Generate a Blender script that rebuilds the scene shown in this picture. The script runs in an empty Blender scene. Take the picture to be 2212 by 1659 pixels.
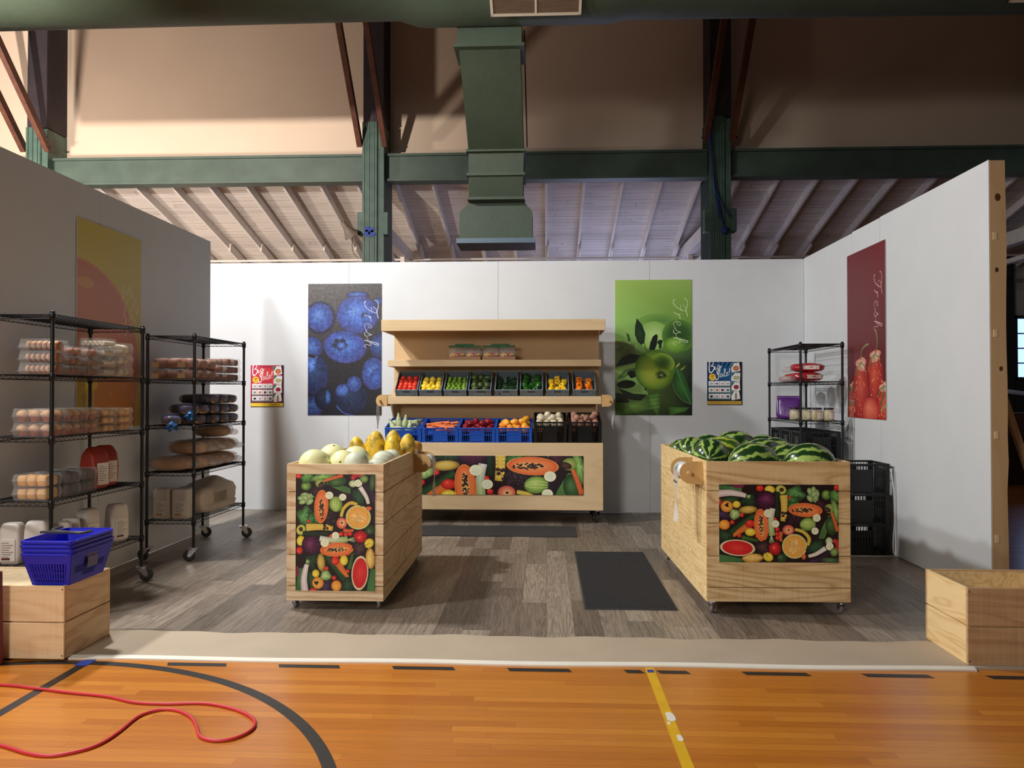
import bpy, math, random
from mathutils import Vector, Matrix, Euler
PI = math.pi
R = math.radians
rnd = random.Random(7)
COL = bpy.context.scene.collection
CH = {}

# ------------------------------------------------------------------ helpers
def lin(c):
    o = []
    for v in c:
        v = max(0.0, v / 255.0)
        o.append(v / 12.92 if v <= 0.04045 else ((v + 0.055) / 1.055) ** 2.4)
    return tuple(o)

class MB:
    """collects faces, links them as ONE mesh object"""
    def __init__(s):
        s.v = []; s.f = []; s.m = []; s.sm = []; s.vc = None
    def add(s, vs, fs, mi=0, smooth=False, M=None):
        b = len(s.v)
        for p in vs:
            p = Vector(p)
            s.v.append(M @ p if M else p)
        for f in fs:
            s.f.append([b + i for i in f]); s.m.append(mi); s.sm.append(smooth)
        return s
    def box(s, x0, x1, y0, y1, z0, z1, mi=0, M=None):
        vs = [(x0,y0,z0),(x1,y0,z0),(x1,y1,z0),(x0,y1,z0),(x0,y0,z1),(x1,y0,z1),(x1,y1,z1),(x0,y1,z1)]
        return s.add(vs, [(0,3,2,1),(4,5,6,7),(0,1,5,4),(1,2,6,5),(2,3,7,6),(3,0,4,7)], mi, False, M)
    def bbox(s, x0, x1, y0, y1, z0, z1, b=0.004, mi=0, M=None):
        """box with chamfered vertical and horizontal edges"""
        vs = []
        for (zz, bb) in ((z0, b), (z0 + b, 0), (z1 - b, 0), (z1, b)):
            xa, xb, ya, yb = x0 + bb, x1 - bb, y0 + bb, y1 - bb
            c = b if bb == 0 else 0
            if c:
                vs += [(xa + c, ya, zz), (xb - c, ya, zz), (xb, ya + c, zz), (xb, yb - c, zz), (xb - c, yb, zz), (xa + c, yb, zz), (xa, yb - c, zz), (xa, ya + c, zz)]
            else:
                vs += [(xa, ya, zz), (xb, ya, zz), (xb, ya, zz), (xb, yb, zz), (xb, yb, zz), (xa, yb, zz), (xa, yb, zz), (xa, ya, zz)]
        fs = []
        for k in range(3):
            for i in range(8):
                j = (i + 1) % 8
                fs.append((k*8+i, k*8+j, k*8+8+j, k*8+8+i))
        fs.append(tuple(reversed(range(8)))); fs.append(tuple(range(24, 32)))
        return s.add(vs, fs, mi, False, M)
    def cyl(s, p0, p1, r0, r1=None, n=12, mi=0, caps=True, smooth=True, M=None):
        if r1 is None: r1 = r0
        p0 = Vector(p0); p1 = Vector(p1); d = (p1 - p0)
        if d.length < 1e-9: return s
        d.normalize()
        a = Vector((1,0,0)) if abs(d.x) < 0.9 else Vector((0,1,0))
        u = d.cross(a).normalized(); w = d.cross(u)
        vs = []
        for (p, r) in ((p0, r0), (p1, r1)):
            for i in range(n):
                t = 2*PI*i/n
                vs.append(p + u*(r*math.cos(t)) + w*(r*math.sin(t)))
        s.add(vs, [(i, (i+1)%n, n+(i+1)%n, n+i) for i in range(n)], mi, smooth and n > 5, M)
        if caps:
            s.add(vs, [tuple(reversed(range(n))), tuple(range(n, 2*n))], mi, False, M)
        return s
    def tube(s, pts, r, n=8, mi=0, M=None, radii=None):
        pts = [Vector(p) for p in pts]; N = len(pts)
        vs = []; up = None
        for k in range(N):
            d = (pts[min(k+1, N-1)] - pts[max(k-1, 0)]).normalized()
            if up is None:
                a = Vector((0,0,1)) if abs(d.z) < 0.9 else Vector((1,0,0))
                up = d.cross(a).normalized()
            u = (up - d * up.dot(d))
            u = u.normalized() if u.length > 1e-6 else d.orthogonal().normalized()
            up = u; w = d.cross(u)
            rr = radii[k] if radii else r
            for i in range(n):
                t = 2*PI*i/n
                vs.append(pts[k] + u*(rr*math.cos(t)) + w*(rr*math.sin(t)))
        fs = []
        for k in range(N-1):
            for i in range(n):
                fs.append((k*n+i, k*n+(i+1)%n, (k+1)*n+(i+1)%n, (k+1)*n+i))
        fs.append(tuple(reversed(range(n)))); fs.append(tuple(range((N-1)*n, N*n)))
        return s.add(vs, fs, mi, True, M)
    def lathe(s, prof, n=20, mi=0, rib=0, ribn=0, M=None, sx=1, sy=1, bend=None):
        """prof: list of (r, z)"""
        vs = []
        for (r, z) in prof:
            for i in range(n):
                t = 2*PI*i/n
                rr = r * (1 - rib*(0.5 - 0.5*math.cos(ribn*t))) if ribn else r
                p = Vector((rr*math.cos(t)*sx, rr*math.sin(t)*sy, z))
                if bend: p = bend(p)
                vs.append(p)
        fs = []
        for k in range(len(prof)-1):
            for i in range(n):
                fs.append((k*n+i, k*n+(i+1)%n, (k+1)*n+(i+1)%n, (k+1)*n+i))
        fs.append(tuple(reversed(range(n)))); fs.append(tuple(range((len(prof)-1)*n, len(prof)*n)))
        return s.add(vs, fs, mi, True, M)
    def prism(s, poly, axis, a0, a1, mi=0, M=None, smooth=False):
        """2D polygon extruded along axis: 'x' -> poly=(y,z), 'y' -> (x,z), 'z' -> (x,y)"""
        def P(p, a):
            return {'x': (a, p[0], p[1]), 'y': (p[0], a, p[1]), 'z': (p[0], p[1], a)}[axis]
        n = len(poly)
        vs = [P(p, a0) for p in poly] + [P(p, a1) for p in poly]
        fs = [(i, (i+1)%n, n+(i+1)%n, n+i) for i in range(n)]
        s.add(vs, fs, mi, smooth, M)
        s.add(vs, [tuple(reversed(range(n))), tuple(range(n, 2*n))], mi, False, M)
        return s
    def blob(s, w, d, h, e=2.6, nu=20, nv=12, amp=0.0, freq=7, seed=0, mi=0, M=None, fn=None):
        """superellipsoid with its base at z=0"""
        vs = []
        def sp(v, k): return math.copysign(abs(v) ** k, v)
        k = 2.0/e
        r = random.Random(seed)
        ph = [r.uniform(0, 6) for _ in range(9)]
        for j in range(nv+1):
            la = -PI/2 + PI*j/nv
            for i in range(nu):
                lo = 2*PI*i/nu
                x = sp(math.cos(la), k)*sp(math.cos(lo), k); y = sp(math.cos(la), k)*sp(math.sin(lo), k); z = sp(math.sin(la), k)
                q = 1 + amp*(math.sin(freq*x+ph[0]+2*y)+math.sin(freq*1.3*y+ph[1]+3*z)+math.sin(freq*1.7*z+ph[2]+2*x) + .6*math.sin(freq*3.1*x+ph[3])*math.sin(freq*2.7*y+ph[4]))/3
                p = Vector((x*w/2*q, y*d/2*q, z*h/2*(q if z > 0 else 1) + h/2))
                if fn: p = fn(p)
                vs.append(p)
        fs = []
        for j in range(nv):
            for i in range(nu):
                fs.append((j*nu+i, j*nu+(i+1)%nu, (j+1)*nu+(i+1)%nu, (j+1)*nu+i))
        return s.add(vs, fs, mi, True, M)
    def build(s, name, mats, parent=None, loc=(0,0,0), rot=(0,0,0)):
        me = bpy.data.meshes.new(name)
        me.from_pydata([tuple(v) for v in s.v], [], s.f)
        if not isinstance(mats, (list, tuple)): mats = [mats]
        for m in mats: me.materials.append(m)
        me.polygons.foreach_set('material_index', s.m)
        me.polygons.foreach_set('use_smooth', s.sm)
        if s.vc:
            a = me.color_attributes.new('Col', 'FLOAT_COLOR', 'POINT')
            flat = []
            for c in s.vc: flat += [c[0], c[1], c[2], 1.0]
            a.data.foreach_set('color', flat)
        me.update(); me.validate()
        o = bpy.data.objects.new(name, me)
        COL.objects.link(o)
        o.location = loc; o.rotation_euler = rot
        if parent: setpar(o, parent)
        return o

def setpar(o, p):
    o.parent = p
    CH.setdefault(p.name, []).append(o)

def tag(o, label=None, cat=None, group=None, kind=None):
    if label: o['label'] = label
    if cat: o['category'] = cat
    if group: o['group'] = group
    if kind: o['kind'] = kind
    return o

def thing(name, label, cat, loc=(0,0,0), rz=0, group=None):
    o = bpy.data.objects.new(name, None)
    o.empty_display_size = 0.05
    COL.objects.link(o); o.location = loc; o.rotation_euler = (0, 0, rz)
    return tag(o, label, cat, group)

def struct(name, mb, mat):
    return tag(mb.build(name, mat), kind='structure')

def copy_tree(o, parent=None):
    c = o.copy(); COL.objects.link(c)
    if parent: setpar(c, parent)
    for ch in CH.get(o.name, []): copy_tree(ch, c)
    return c

def place(proto, used, M=None, loc=None, rz=0, label=None, cat=None, group=None):
    """first call uses the prototype itself, later ones a copy"""
    o = copy_tree(proto) if used[0] else proto
    used[0] = True
    if M is not None: o.matrix_world = M; 
    else: o.location = loc; o.rotation_euler = (0, 0, rz)
    tag(o, label, cat, group)
    return o

# ------------------------------------------------------------------ materials
MATS = {}
def nodes(m):
    m.use_nodes = True
    nt = m.node_tree
    return nt, nt.nodes['Principled BSDF']
def mat(name, rgb, rough=0.6, metal=0.0, spec=0.5, alpha=1.0, emit=None, es=0, noise=0.0, nscale=8, bump=0.0, bscale=60, trans=0.0, coat=0.0, varia=0.0):
    if name in MATS: return MATS[name]
    m = bpy.data.materials.new(name); nt, b = nodes(m)
    c = lin(rgb) + (1,)
    b.inputs['Base Color'].default_value = c
    b.inputs['Roughness'].default_value = rough
    b.inputs['Metallic'].default_value = metal
    b.inputs['Specular IOR Level'].default_value = spec
    b.inputs['Alpha'].default_value = alpha
    b.inputs['Transmission Weight'].default_value = trans
    b.inputs['Coat Weight'].default_value = coat
    if emit:
        b.inputs['Emission Color'].default_value = lin(emit) + (1,)
        b.inputs['Emission Strength'].default_value = es
    if noise or bump or varia:
        tc = nt.nodes.new('ShaderNodeTexCoord')
        if noise or varia:
            hs = nt.nodes.new('ShaderNodeHueSaturation'); hs.inputs['Color'].default_value = c
            nt.links.new(hs.outputs[0], b.inputs['Base Color'])
            if noise:
                n = nt.nodes.new('ShaderNodeTexNoise'); n.inputs['Scale'].default_value = nscale; n.inputs['Detail'].default_value = 5
                nt.links.new(tc.outputs['Object'], n.inputs['Vector'])
                mr = nt.nodes.new('ShaderNodeMapRange')
                mr.inputs['From Min'].default_value = 0.3; mr.inputs['From Max'].default_value = 0.7
                mr.inputs['To Min'].default_value = 1 - noise; mr.inputs['To Max'].default_value = 1 + noise
                nt.links.new(n.outputs[0], mr.inputs['Value']); nt.links.new(mr.outputs[0], hs.inputs['Value'])
            else:
                oi = nt.nodes.new('ShaderNodeObjectInfo')
                mr = nt.nodes.new('ShaderNodeMapRange')
                mr.inputs['To Min'].default_value = 1 - varia; mr.inputs['To Max'].default_value = 1 + varia
                nt.links.new(oi.outputs['Random'], mr.inputs['Value']); nt.links.new(mr.outputs[0], hs.inputs['Value'])
        if bump:
            n2 = nt.nodes.new('ShaderNodeTexNoise'); n2.inputs['Scale'].default_value = bscale; n2.inputs['Detail'].default_value = 3
            nt.links.new(tc.outputs['Object'], n2.inputs['Vector'])
            bp = nt.nodes.new('ShaderNodeBump'); bp.inputs['Strength'].default_value = bump; bp.inputs['Distance'].default_value = 0.01
            nt.links.new(n2.outputs[0], bp.inputs['Height']); nt.links.new(bp.outputs[0], b.inputs['Normal'])
    MATS[name] = m
    return m

def ramp(nt, stops):
    r = nt.nodes.new('ShaderNodeValToRGB')
    e = r.color_ramp.elements
    while len(e) < len(stops): e.new(0.5)
    for i, (p, c) in enumerate(stops):
        e[i].position = p; e[i].color = lin(c) + (1,)
    return r
def mapping(nt, scale, loc=(0,0,0), rot=(0,0,0), out='Object'):
    tc = nt.nodes.new('ShaderNodeTexCoord'); mp = nt.nodes.new('ShaderNodeMapping')
    mp.inputs['Scale'].default_value = scale; mp.inputs['Location'].default_value = loc; mp.inputs['Rotation'].default_value = rot
    nt.links.new(tc.outputs[out], mp.inputs['Vector'])
    return mp
def mathn(nt, op, a, b=None, clamp=False):
    n = nt.nodes.new('ShaderNodeMath'); n.operation = op; n.use_clamp = clamp
    for i, x in enumerate((a, b)):
        if x is None: continue
        if isinstance(x, (int, float)): n.inputs[i].default_value = x
        else: nt.links.new(x, n.inputs[i])
    return n.outputs[0]
def noise(nt, vec, scale, detail=4, dist=0.0, rough=0.5):
    n = nt.nodes.new('ShaderNodeTexNoise'); n.inputs['Scale'].default_value = scale; n.inputs['Detail'].default_value = detail
    n.inputs['Distortion'].default_value = dist; n.inputs['Roughness'].default_value = rough
    if vec is not None: nt.links.new(vec, n.inputs['Vector'])
    return n.outputs[0]
def mix(nt, f, a, b, mode='MIX'):
    n = nt.nodes.new('ShaderNodeMix'); n.data_type = 'RGBA'; n.blend_type = mode
    if isinstance(f, (int, float)): n.inputs[0].default_value = f
    else: nt.links.new(f, n.inputs[0])
    for i, x in ((6, a), (7, b)):
        if isinstance(x, tuple): n.inputs[i].default_value = lin(x) + (1,)
        else: nt.links.new(x, n.inputs[i])
    return n.outputs[2]

def plywood(name, light, dark, axis='x', freq=9.0, amt=1.0, rough=0.55, vert=0.35, seed=0, sc=1.0):
    """pine plywood: flowing contour grain plus fine fibres along the axis"""
    m = bpy.data.materials.new(name); nt, b = nodes(m)
    s = {'x': (0.9, 5.5, 5.5), 'y': (5.5, 0.9, 5.5), 'z': (5.5, 5.5, 0.9)}[axis]
    s = tuple(q*sc for q in s)
    mp = mapping(nt, s, (seed, seed*1.7, seed*2.3))
    oi = nt.nodes.new('ShaderNodeObjectInfo')
    ad = nt.nodes.new('ShaderNodeVectorMath'); ad.operation = 'ADD'
    cx = nt.nodes.new('ShaderNodeCombineXYZ')
    k = mathn(nt, 'MULTIPLY', oi.outputs['Random'], 30.0)
    for i in range(3): nt.links.new(k, cx.inputs[i])
    nt.links.new(mp.outputs[0], ad.inputs[0]); nt.links.new(cx.outputs[0], ad.inputs[1])
    n = noise(nt, ad.outputs[0], 0.8, 2.5, 0.6)
    t = mathn(nt, 'MULTIPLY', n, freq)
    t = mathn(nt, 'PINGPONG', t, 0.5)
    t = mathn(nt, 'MULTIPLY', t, 2.0)
    t = mathn(nt, 'POWER', t, 2.2)
    f = {'x': (2, 130, 130), 'y': (130, 2, 130), 'z': (130, 130, 2)}[axis]
    mf = mapping(nt, f)
    fib = noise(nt, mf.outputs[0], 1.0, 2)
    # rotary cut ridges run across the grain
    g = {'x': (95, 3, 3), 'y': (3, 95, 3), 'z': (3, 3, 95)}[axis]
    mg = mapping(nt, g)
    rid = noise(nt, mg.outputs[0], 1.0, 3)
    big = noise(nt, mp.outputs[0], 0.35, 2)
    t2 = mathn(nt, 'ADD', mathn(nt, 'MULTIPLY', t, 0.62*amt), mathn(nt, 'MULTIPLY', mathn(nt, 'SUBTRACT', fib, 0.5), 0.5))
    t2 = mathn(nt, 'ADD', t2, mathn(nt, 'MULTIPLY', mathn(nt, 'SUBTRACT', rid, 0.5), vert))
    t2 = mathn(nt, 'ADD', t2, mathn(nt, 'MULTIPLY', mathn(nt, 'SUBTRACT', big, 0.45), 0.9), True)
    c = mix(nt, t2, light, dark)
    nt.links.new(c, b.inputs['Base Color'])
    b.inputs['Roughness'].default_value = rough
    b.inputs['Specular IOR Level'].default_value = 0.3
    bp = nt.nodes.new('ShaderNodeBump'); bp.inputs['Strength'].default_value = 0.12; bp.inputs['Distance'].default_value = 0.004
    nt.links.new(t2, bp.inputs['Height']); nt.links.new(bp.outputs[0], b.inputs['Normal'])
    MATS[name] = m
    return m

PLY_L, PLY_D = (232, 206, 168), (196, 154, 108)
ply_x = plywood('pine_plywood_x', PLY_L, PLY_D, 'x', amt=1.45, freq=10)
ply_y = plywood('pine_plywood_y', PLY_L, PLY_D, 'y', freq=7, vert=0.12, seed=3)
ply_rx = plywood('pine_plywood_rough_x', (228, 197, 148), (186, 145, 96), 'x', freq=13, vert=0.75, amt=1.3, seed=5)
ply_ry = plywood('pine_plywood_swirl_y', (242, 214, 158), (204, 160, 100), 'y', freq=15, vert=0.1, seed=9, sc=1.5)
ply_cab = plywood('birch_plywood_x', (226, 198, 156), (198, 164, 118), 'x', freq=5, amt=0.5, vert=0.05, seed=12, sc=0.6)
ply_bk = plywood('birch_plywood_back', (216, 182, 136), (192, 154, 106), 'x', freq=4, amt=0.4, vert=0.05, seed=15, sc=0.6)
stud_z = plywood('pine_stud_z', (216, 184, 140), (194, 154, 108), 'z', freq=3, amt=0.5, vert=0.05, seed=2)
edge_m = mat('plywood_edge', (238, 212, 168), 0.6, noise=0.12, nscale=30)
dowel_m = mat('beech_wood', (206, 166, 108), 0.5, noise=0.08, nscale=14)
groove_m = mat('groove_dark', (70, 48, 30), 0.9)
steel = mat('chrome_steel', (200, 200, 205), 0.25, 1.0)
rub_g = mat('grey_rubber', (120, 116, 112), 0.6)
rub_d = mat('dark_rubber', (45, 44, 44), 0.55)
blackm = mat('black_metal', (26, 26, 28), 0.38, 0.3, noise=0.15)
white_p = mat('white_wall_paint', (216, 219, 222), 0.62, noise=0.02, nscale=3, bump=0.05, bscale=120)
# ------------------------------------------------------------------ printed artwork (flat coloured shapes on a thin sheet)
def print_material(name, rough=0.4, nz=0.0, ns=60):
    m = bpy.data.materials.new(name); nt, b = nodes(m)
    at = nt.nodes.new('ShaderNodeAttribute'); at.attribute_name = 'Col'
    out = at.outputs['Color']
    if nz:
        mp = mapping(nt, (1, 1, 1))
        n = noise(nt, mp.outputs[0], ns, 5)
        mr = nt.nodes.new('ShaderNodeMapRange'); mr.inputs['From Min'].default_value = 0.3; mr.inputs['From Max'].default_value = 0.7
        mr.inputs['To Min'].default_value = 1 - nz; mr.inputs['To Max'].default_value = 1 + nz
        nt.links.new(n, mr.inputs['Value'])
        hs = nt.nodes.new('ShaderNodeHueSaturation'); nt.links.new(mr.outputs[0], hs.inputs['Value']); nt.links.new(out, hs.inputs['Color'])
        out = hs.outputs[0]
    nt.links.new(out, b.inputs['Base Color'])
    b.inputs['Roughness'].default_value = rough; b.inputs['Specular IOR Level'].default_value = 0.35
    return m
print_m = print_material('printed_paper', 0.42, 0.1, 70)
print_berry = print_material('printed_berry_poster', 0.38, 0.42, 26)
print_flat = print_material('printed_flat', 0.45)

class Art:
    """x to the right, y DOWN, in the units of the picture frame [x0,x1]x[y0,y1]"""
    def __init__(s, x0, y0, x1, y1):
        s.r = (x0, y0, x1, y1); s.t = []; s.l = 0; s.M = None
    def tri(s, pts, cols):
        s.t.append((pts, cols, s.l))
    def poly(s, pts, cols, center=None):
        """fan; cols one colour or (centre, edge)"""
        s.l += 1
        n = len(pts)
        c = center or (sum(p[0] for p in pts)/n, sum(p[1] for p in pts)/n)
        if not isinstance(cols[0], (tuple, list)): cols = (cols, cols)
        for i in range(n):
            s.tri([c, pts[i], pts[(i+1) % n]], [cols[0], cols[1], cols[1]])
    def quad(s, pts, cols):
        s.l += 1
        s.tri([pts[0], pts[1], pts[2]], [cols[0], cols[1], cols[2]]); s.tri([pts[0], pts[2], pts[3]], [cols[0], cols[2], cols[3]])
    def ell(s, cx, cy, rx, ry, stops, rot=0, off=(0, 0), n=22, j=0.0, wob=0.0, sd=0):
        """stops: [(r, colour)...] from centre outward; off shifts the inner rings towards the light"""
        s.l += 1
        if not isinstance(stops, list): stops = [(0, stops), (1, stops)]
        ca, sa = math.cos(R(rot)), math.sin(R(rot))
        q = random.Random(sd + int(cx*3 + cy*7))
        ph = q.uniform(0, 6); ph2 = q.uniform(0, 6)
        rings = []
        for (r, c) in stops:
            ring = []
            for i in range(n):
                t = 2*PI*i/n
                w = 1 + wob*(math.sin(3*t+ph)*.6 + math.sin(5*t+ph2)*.4)
                x = rx*r*w*math.cos(t) + off[0]*rx*(1-r); y = ry*r*w*math.sin(t) + off[1]*ry*(1-r)
                k = q.uniform(1-j, 1+j)
                ring.append(((cx + x*ca - y*sa, cy + x*sa + y*ca), tuple(v*k for v in c)))
            rings.append(ring)
        for a in range(len(rings)-1):
            A, B = rings[a], rings[a+1]
            for i in range(n):
                k = (i+1) % n
                s.tri([A[i][0], B[i][0], B[k][0]], [A[i][1], B[i][1], B[k][1]])
                if stops[a][0] > 0: s.tri([A[i][0], B[k][0], A[k][0]], [A[i][1], B[k][1], A[k][1]])
    def stroke(s, pts, w, col, col2=None, w2=None, sub=6, edge=None):
        """smooth line with tapering width"""
        s.l += 1
        P = spline(pts, sub); n = len(P)
        col2 = col2 or col; w2 = w if w2 is None else w2
        L = []
        for i in range(n):
            a = P[max(0, i-1)]; b = P[min(n-1, i+1)]
            dx, dy = b[0]-a[0], b[1]-a[1]; d = math.hypot(dx, dy) or 1
            t = i/(n-1); ww = (w + (w2-w)*t)/2
            c = tuple(col[k] + (col2[k]-col[k])*t for k in range(3))
            e = c if not edge else tuple(v*edge for v in c)
            nx, ny = -dy/d*ww, dx/d*ww
            L.append((P[i], (P[i][0]+nx, P[i][1]+ny), (P[i][0]-nx, P[i][1]-ny), c, e))
        for i in range(n-1):
            A, B = L[i], L[i+1]
            for k in (1, 2):
                s.tri([A[0], A[k], B[k]], [A[3], A[4], B[4]]); s.tri([A[0], B[k], B[0]], [A[3], B[4], B[3]])
    def layers(s):
        bb = {}
        for (pts, cols, l) in s.t:
            b = bb.setdefault(l, [1e9, 1e9, -1e9, -1e9])
            for p in pts:
                b[0] = min(b[0], p[0]); b[1] = min(b[1], p[1]); b[2] = max(b[2], p[0]); b[3] = max(b[3], p[1])
        out = {}; done = []
        for l in sorted(bb):
            b = bb[l]; k = 0
            for (c, kk) in done:
                if kk >= k and b[0] < c[2] and b[2] > c[0] and b[1] < c[3] and b[3] > c[1]: k = kk + 1
            out[l] = k; done.append((b, k))
        return out
    def build(s, name, W, H, m, parent=None, loc=(0,0,0), rot=(0,0,0), thick=0.003, crop=None, turn=False, dz=0.00009, back=(235,235,232)):
        """sheet facing -Y, centred on its origin; W x H metres"""
        x0, y0, x1, y1 = crop or s.r
        mb = MB(); mb.vc = []
        mb.box(-W/2, W/2, 0, thick, -H/2, H/2)
        mb.vc += [lin(back)]*8
        lay = s.layers()
        for (pts, cols, l) in s.t:
            l = lay[l]
            P = [(p[0], p[1], c) for p, c in zip(pts, cols)]
            for (ax, lim, sg) in ((0, x0, 1), (0, x1, -1), (1, y0, 1), (1, y1, -1)):
                Q = []
                for i in range(len(P)):
                    a, b = P[i], P[(i+1) % len(P)]
                    da, db = (a[ax]-lim)*sg, (b[ax]-lim)*sg
                    if da >= 0: Q.append(a)
                    if (da >= 0) != (db >= 0):
                        t = da/(da-db)
                        Q.append((a[0]+(b[0]-a[0])*t, a[1]+(b[1]-a[1])*t, tuple(a[2][k]+(b[2][k]-a[2][k])*t for k in range(3))))
                P = Q
                if len(P) < 3: break
            if len(P) < 3: continue
            vs = []
            for p in P:
                u = (p[0]-x0)/(x1-x0); v = (p[1]-y0)/(y1-y0)
                if turn: u, v = v, 1-u
                vs.append((-W/2 + u*W, -0.0004 - l*dz, H/2 - v*H))
                mb.vc.append(lin(p[2]))
            mb.add(vs, [tuple(reversed(range(len(vs))))])
        o = mb.build(name, m, parent, loc, rot)
        return o

def spline(pts, sub=6):
    if len(pts) < 3 or sub <= 1: return list(pts)
    o = []
    n = len(pts)
    for i in range(n-1):
        p0 = pts[max(0, i-1)]; p1 = pts[i]; p2 = pts[i+1]; p3 = pts[min(n-1, i+2)]
        for k in range(sub):
            t = k/sub
            o.append(tuple(0.5*((2*p1[a]) + (-p0[a]+p2[a])*t + (2*p0[a]-5*p1[a]+4*p2[a]-p3[a])*t*t + (-p0[a]+3*p1[a]-3*p2[a]+p3[a])*t**3) for a in range(len(p1))))
    o.append(tuple(pts[-1]))
    return o

FRESH = [ # (points, width start, width end); x along the writing, y up
 ([(-.25,1.35),(-.3,1.6),(0,1.9),(.45,1.88),(.9,1.72),(1.5,1.95)], .05, .09),
 ([(.35,1.2),(.55,1.6),(.95,1.75),(.85,1.2),(.6,.5),(.25,.05),(-.1,.0),(-.2,.25)], .04, .1),
 ([(.35,.95),(.75,1.0),(1.0,1.15)], .05, .04),
 ([(1.05,.0),(1.25,.5),(1.35,.92)], .06, .1), ([(1.25,.55),(1.5,.85),(1.75,.9)], .05, .09),
 ([(1.95,.45),(2.25,.55),(2.42,.8),(2.28,.98),(2.05,.75),(1.98,.3),(2.15,.02),(2.45,.08),(2.7,.35)], .05, .04),
 ([(2.65,.1),(2.9,.45),(3.08,1.0),(3.1,.7),(3.22,.35),(3.1,.04),(2.85,.0)], .05, .08),
 ([(3.25,.3),(3.6,.5),(3.9,1.1),(4.1,1.75),(3.98,1.95),(3.85,1.5),(3.6,.0)], .04, .1),
 ([(3.68,.45),(3.95,.9),(4.12,.85),(4.02,.3),(4.15,.02),(4.4,.3)], .05, .05)]
BIG = [
 ([(.18,1.95),(.12,1.3),(.1,.5),(.2,.1)], .16, .2), ([(.15,1.7),(.5,2.1),(.85,1.9),(.75,1.4),(.4,1.1)], .1, .14), ([(.4,1.1),(.9,1.05),(1.0,.6),(.75,.15),(.35,-.1),(.12,.1)], .14, .2),
 ([(1.2,.95),(1.15,.5),(1.3,.35),(1.5,.6)], .15, .08), ([(1.27,1.3),(1.3,1.36)], .16, .16),
 ([(2.1,.95),(1.8,1.1),(1.6,.75),(1.7,.42),(1.95,.6),(2.12,1.0)], .1, .12), ([(2.12,1.0),(2.08,.3),(1.95,-.4),(1.72,-.5),(1.75,-.1),(2.1,.5),(2.4,.95)], .15, .06)]
SALE = [
 ([(.95,1.75),(.65,1.9),(.4,1.5),(.5,1.1),(.75,.75),(.7,.2),(.35,-.1),(.08,.1),(.15,.3)], .12, .18),
 ([(1.55,.95),(1.25,1.05),(1.05,.65),(1.15,.35),(1.4,.55),(1.58,.95),(1.58,.5),(1.75,.4)], .12, .1),
 ([(1.75,.45),(2.05,1.2),(2.1,1.9),(1.95,1.95),(1.9,1.3),(1.95,.6),(2.15,.4),(2.3,.6)], .1, .12),
 ([(2.35,.75),(2.6,.95),(2.65,1.2),(2.45,1.2),(2.35,.8),(2.5,.5),(2.8,.75)], .1, .08),
 ([(3.05,1.95),(2.98,1.3),(2.95,.95)], .2, .1), ([(2.93,.6),(2.96,.66)], .18, .18)]
def writing(A, strokes, ox, oy, k, col, turn=False, sk=0.0, kx=None):
    kx = kx or k
    """put script strokes on the sheet; turn=True writes downwards"""
    for (pts, w1, w2) in strokes:
        if turn: P = [(ox + y*k, oy + x*kx) for (x, y) in pts]
        else: P = [(ox + (x + sk*y)*k, oy - y*k - x*k*.12) for (x, y) in pts]
        A.stroke(P, w1*k, col, w2=w2*k, sub=6)

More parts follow.
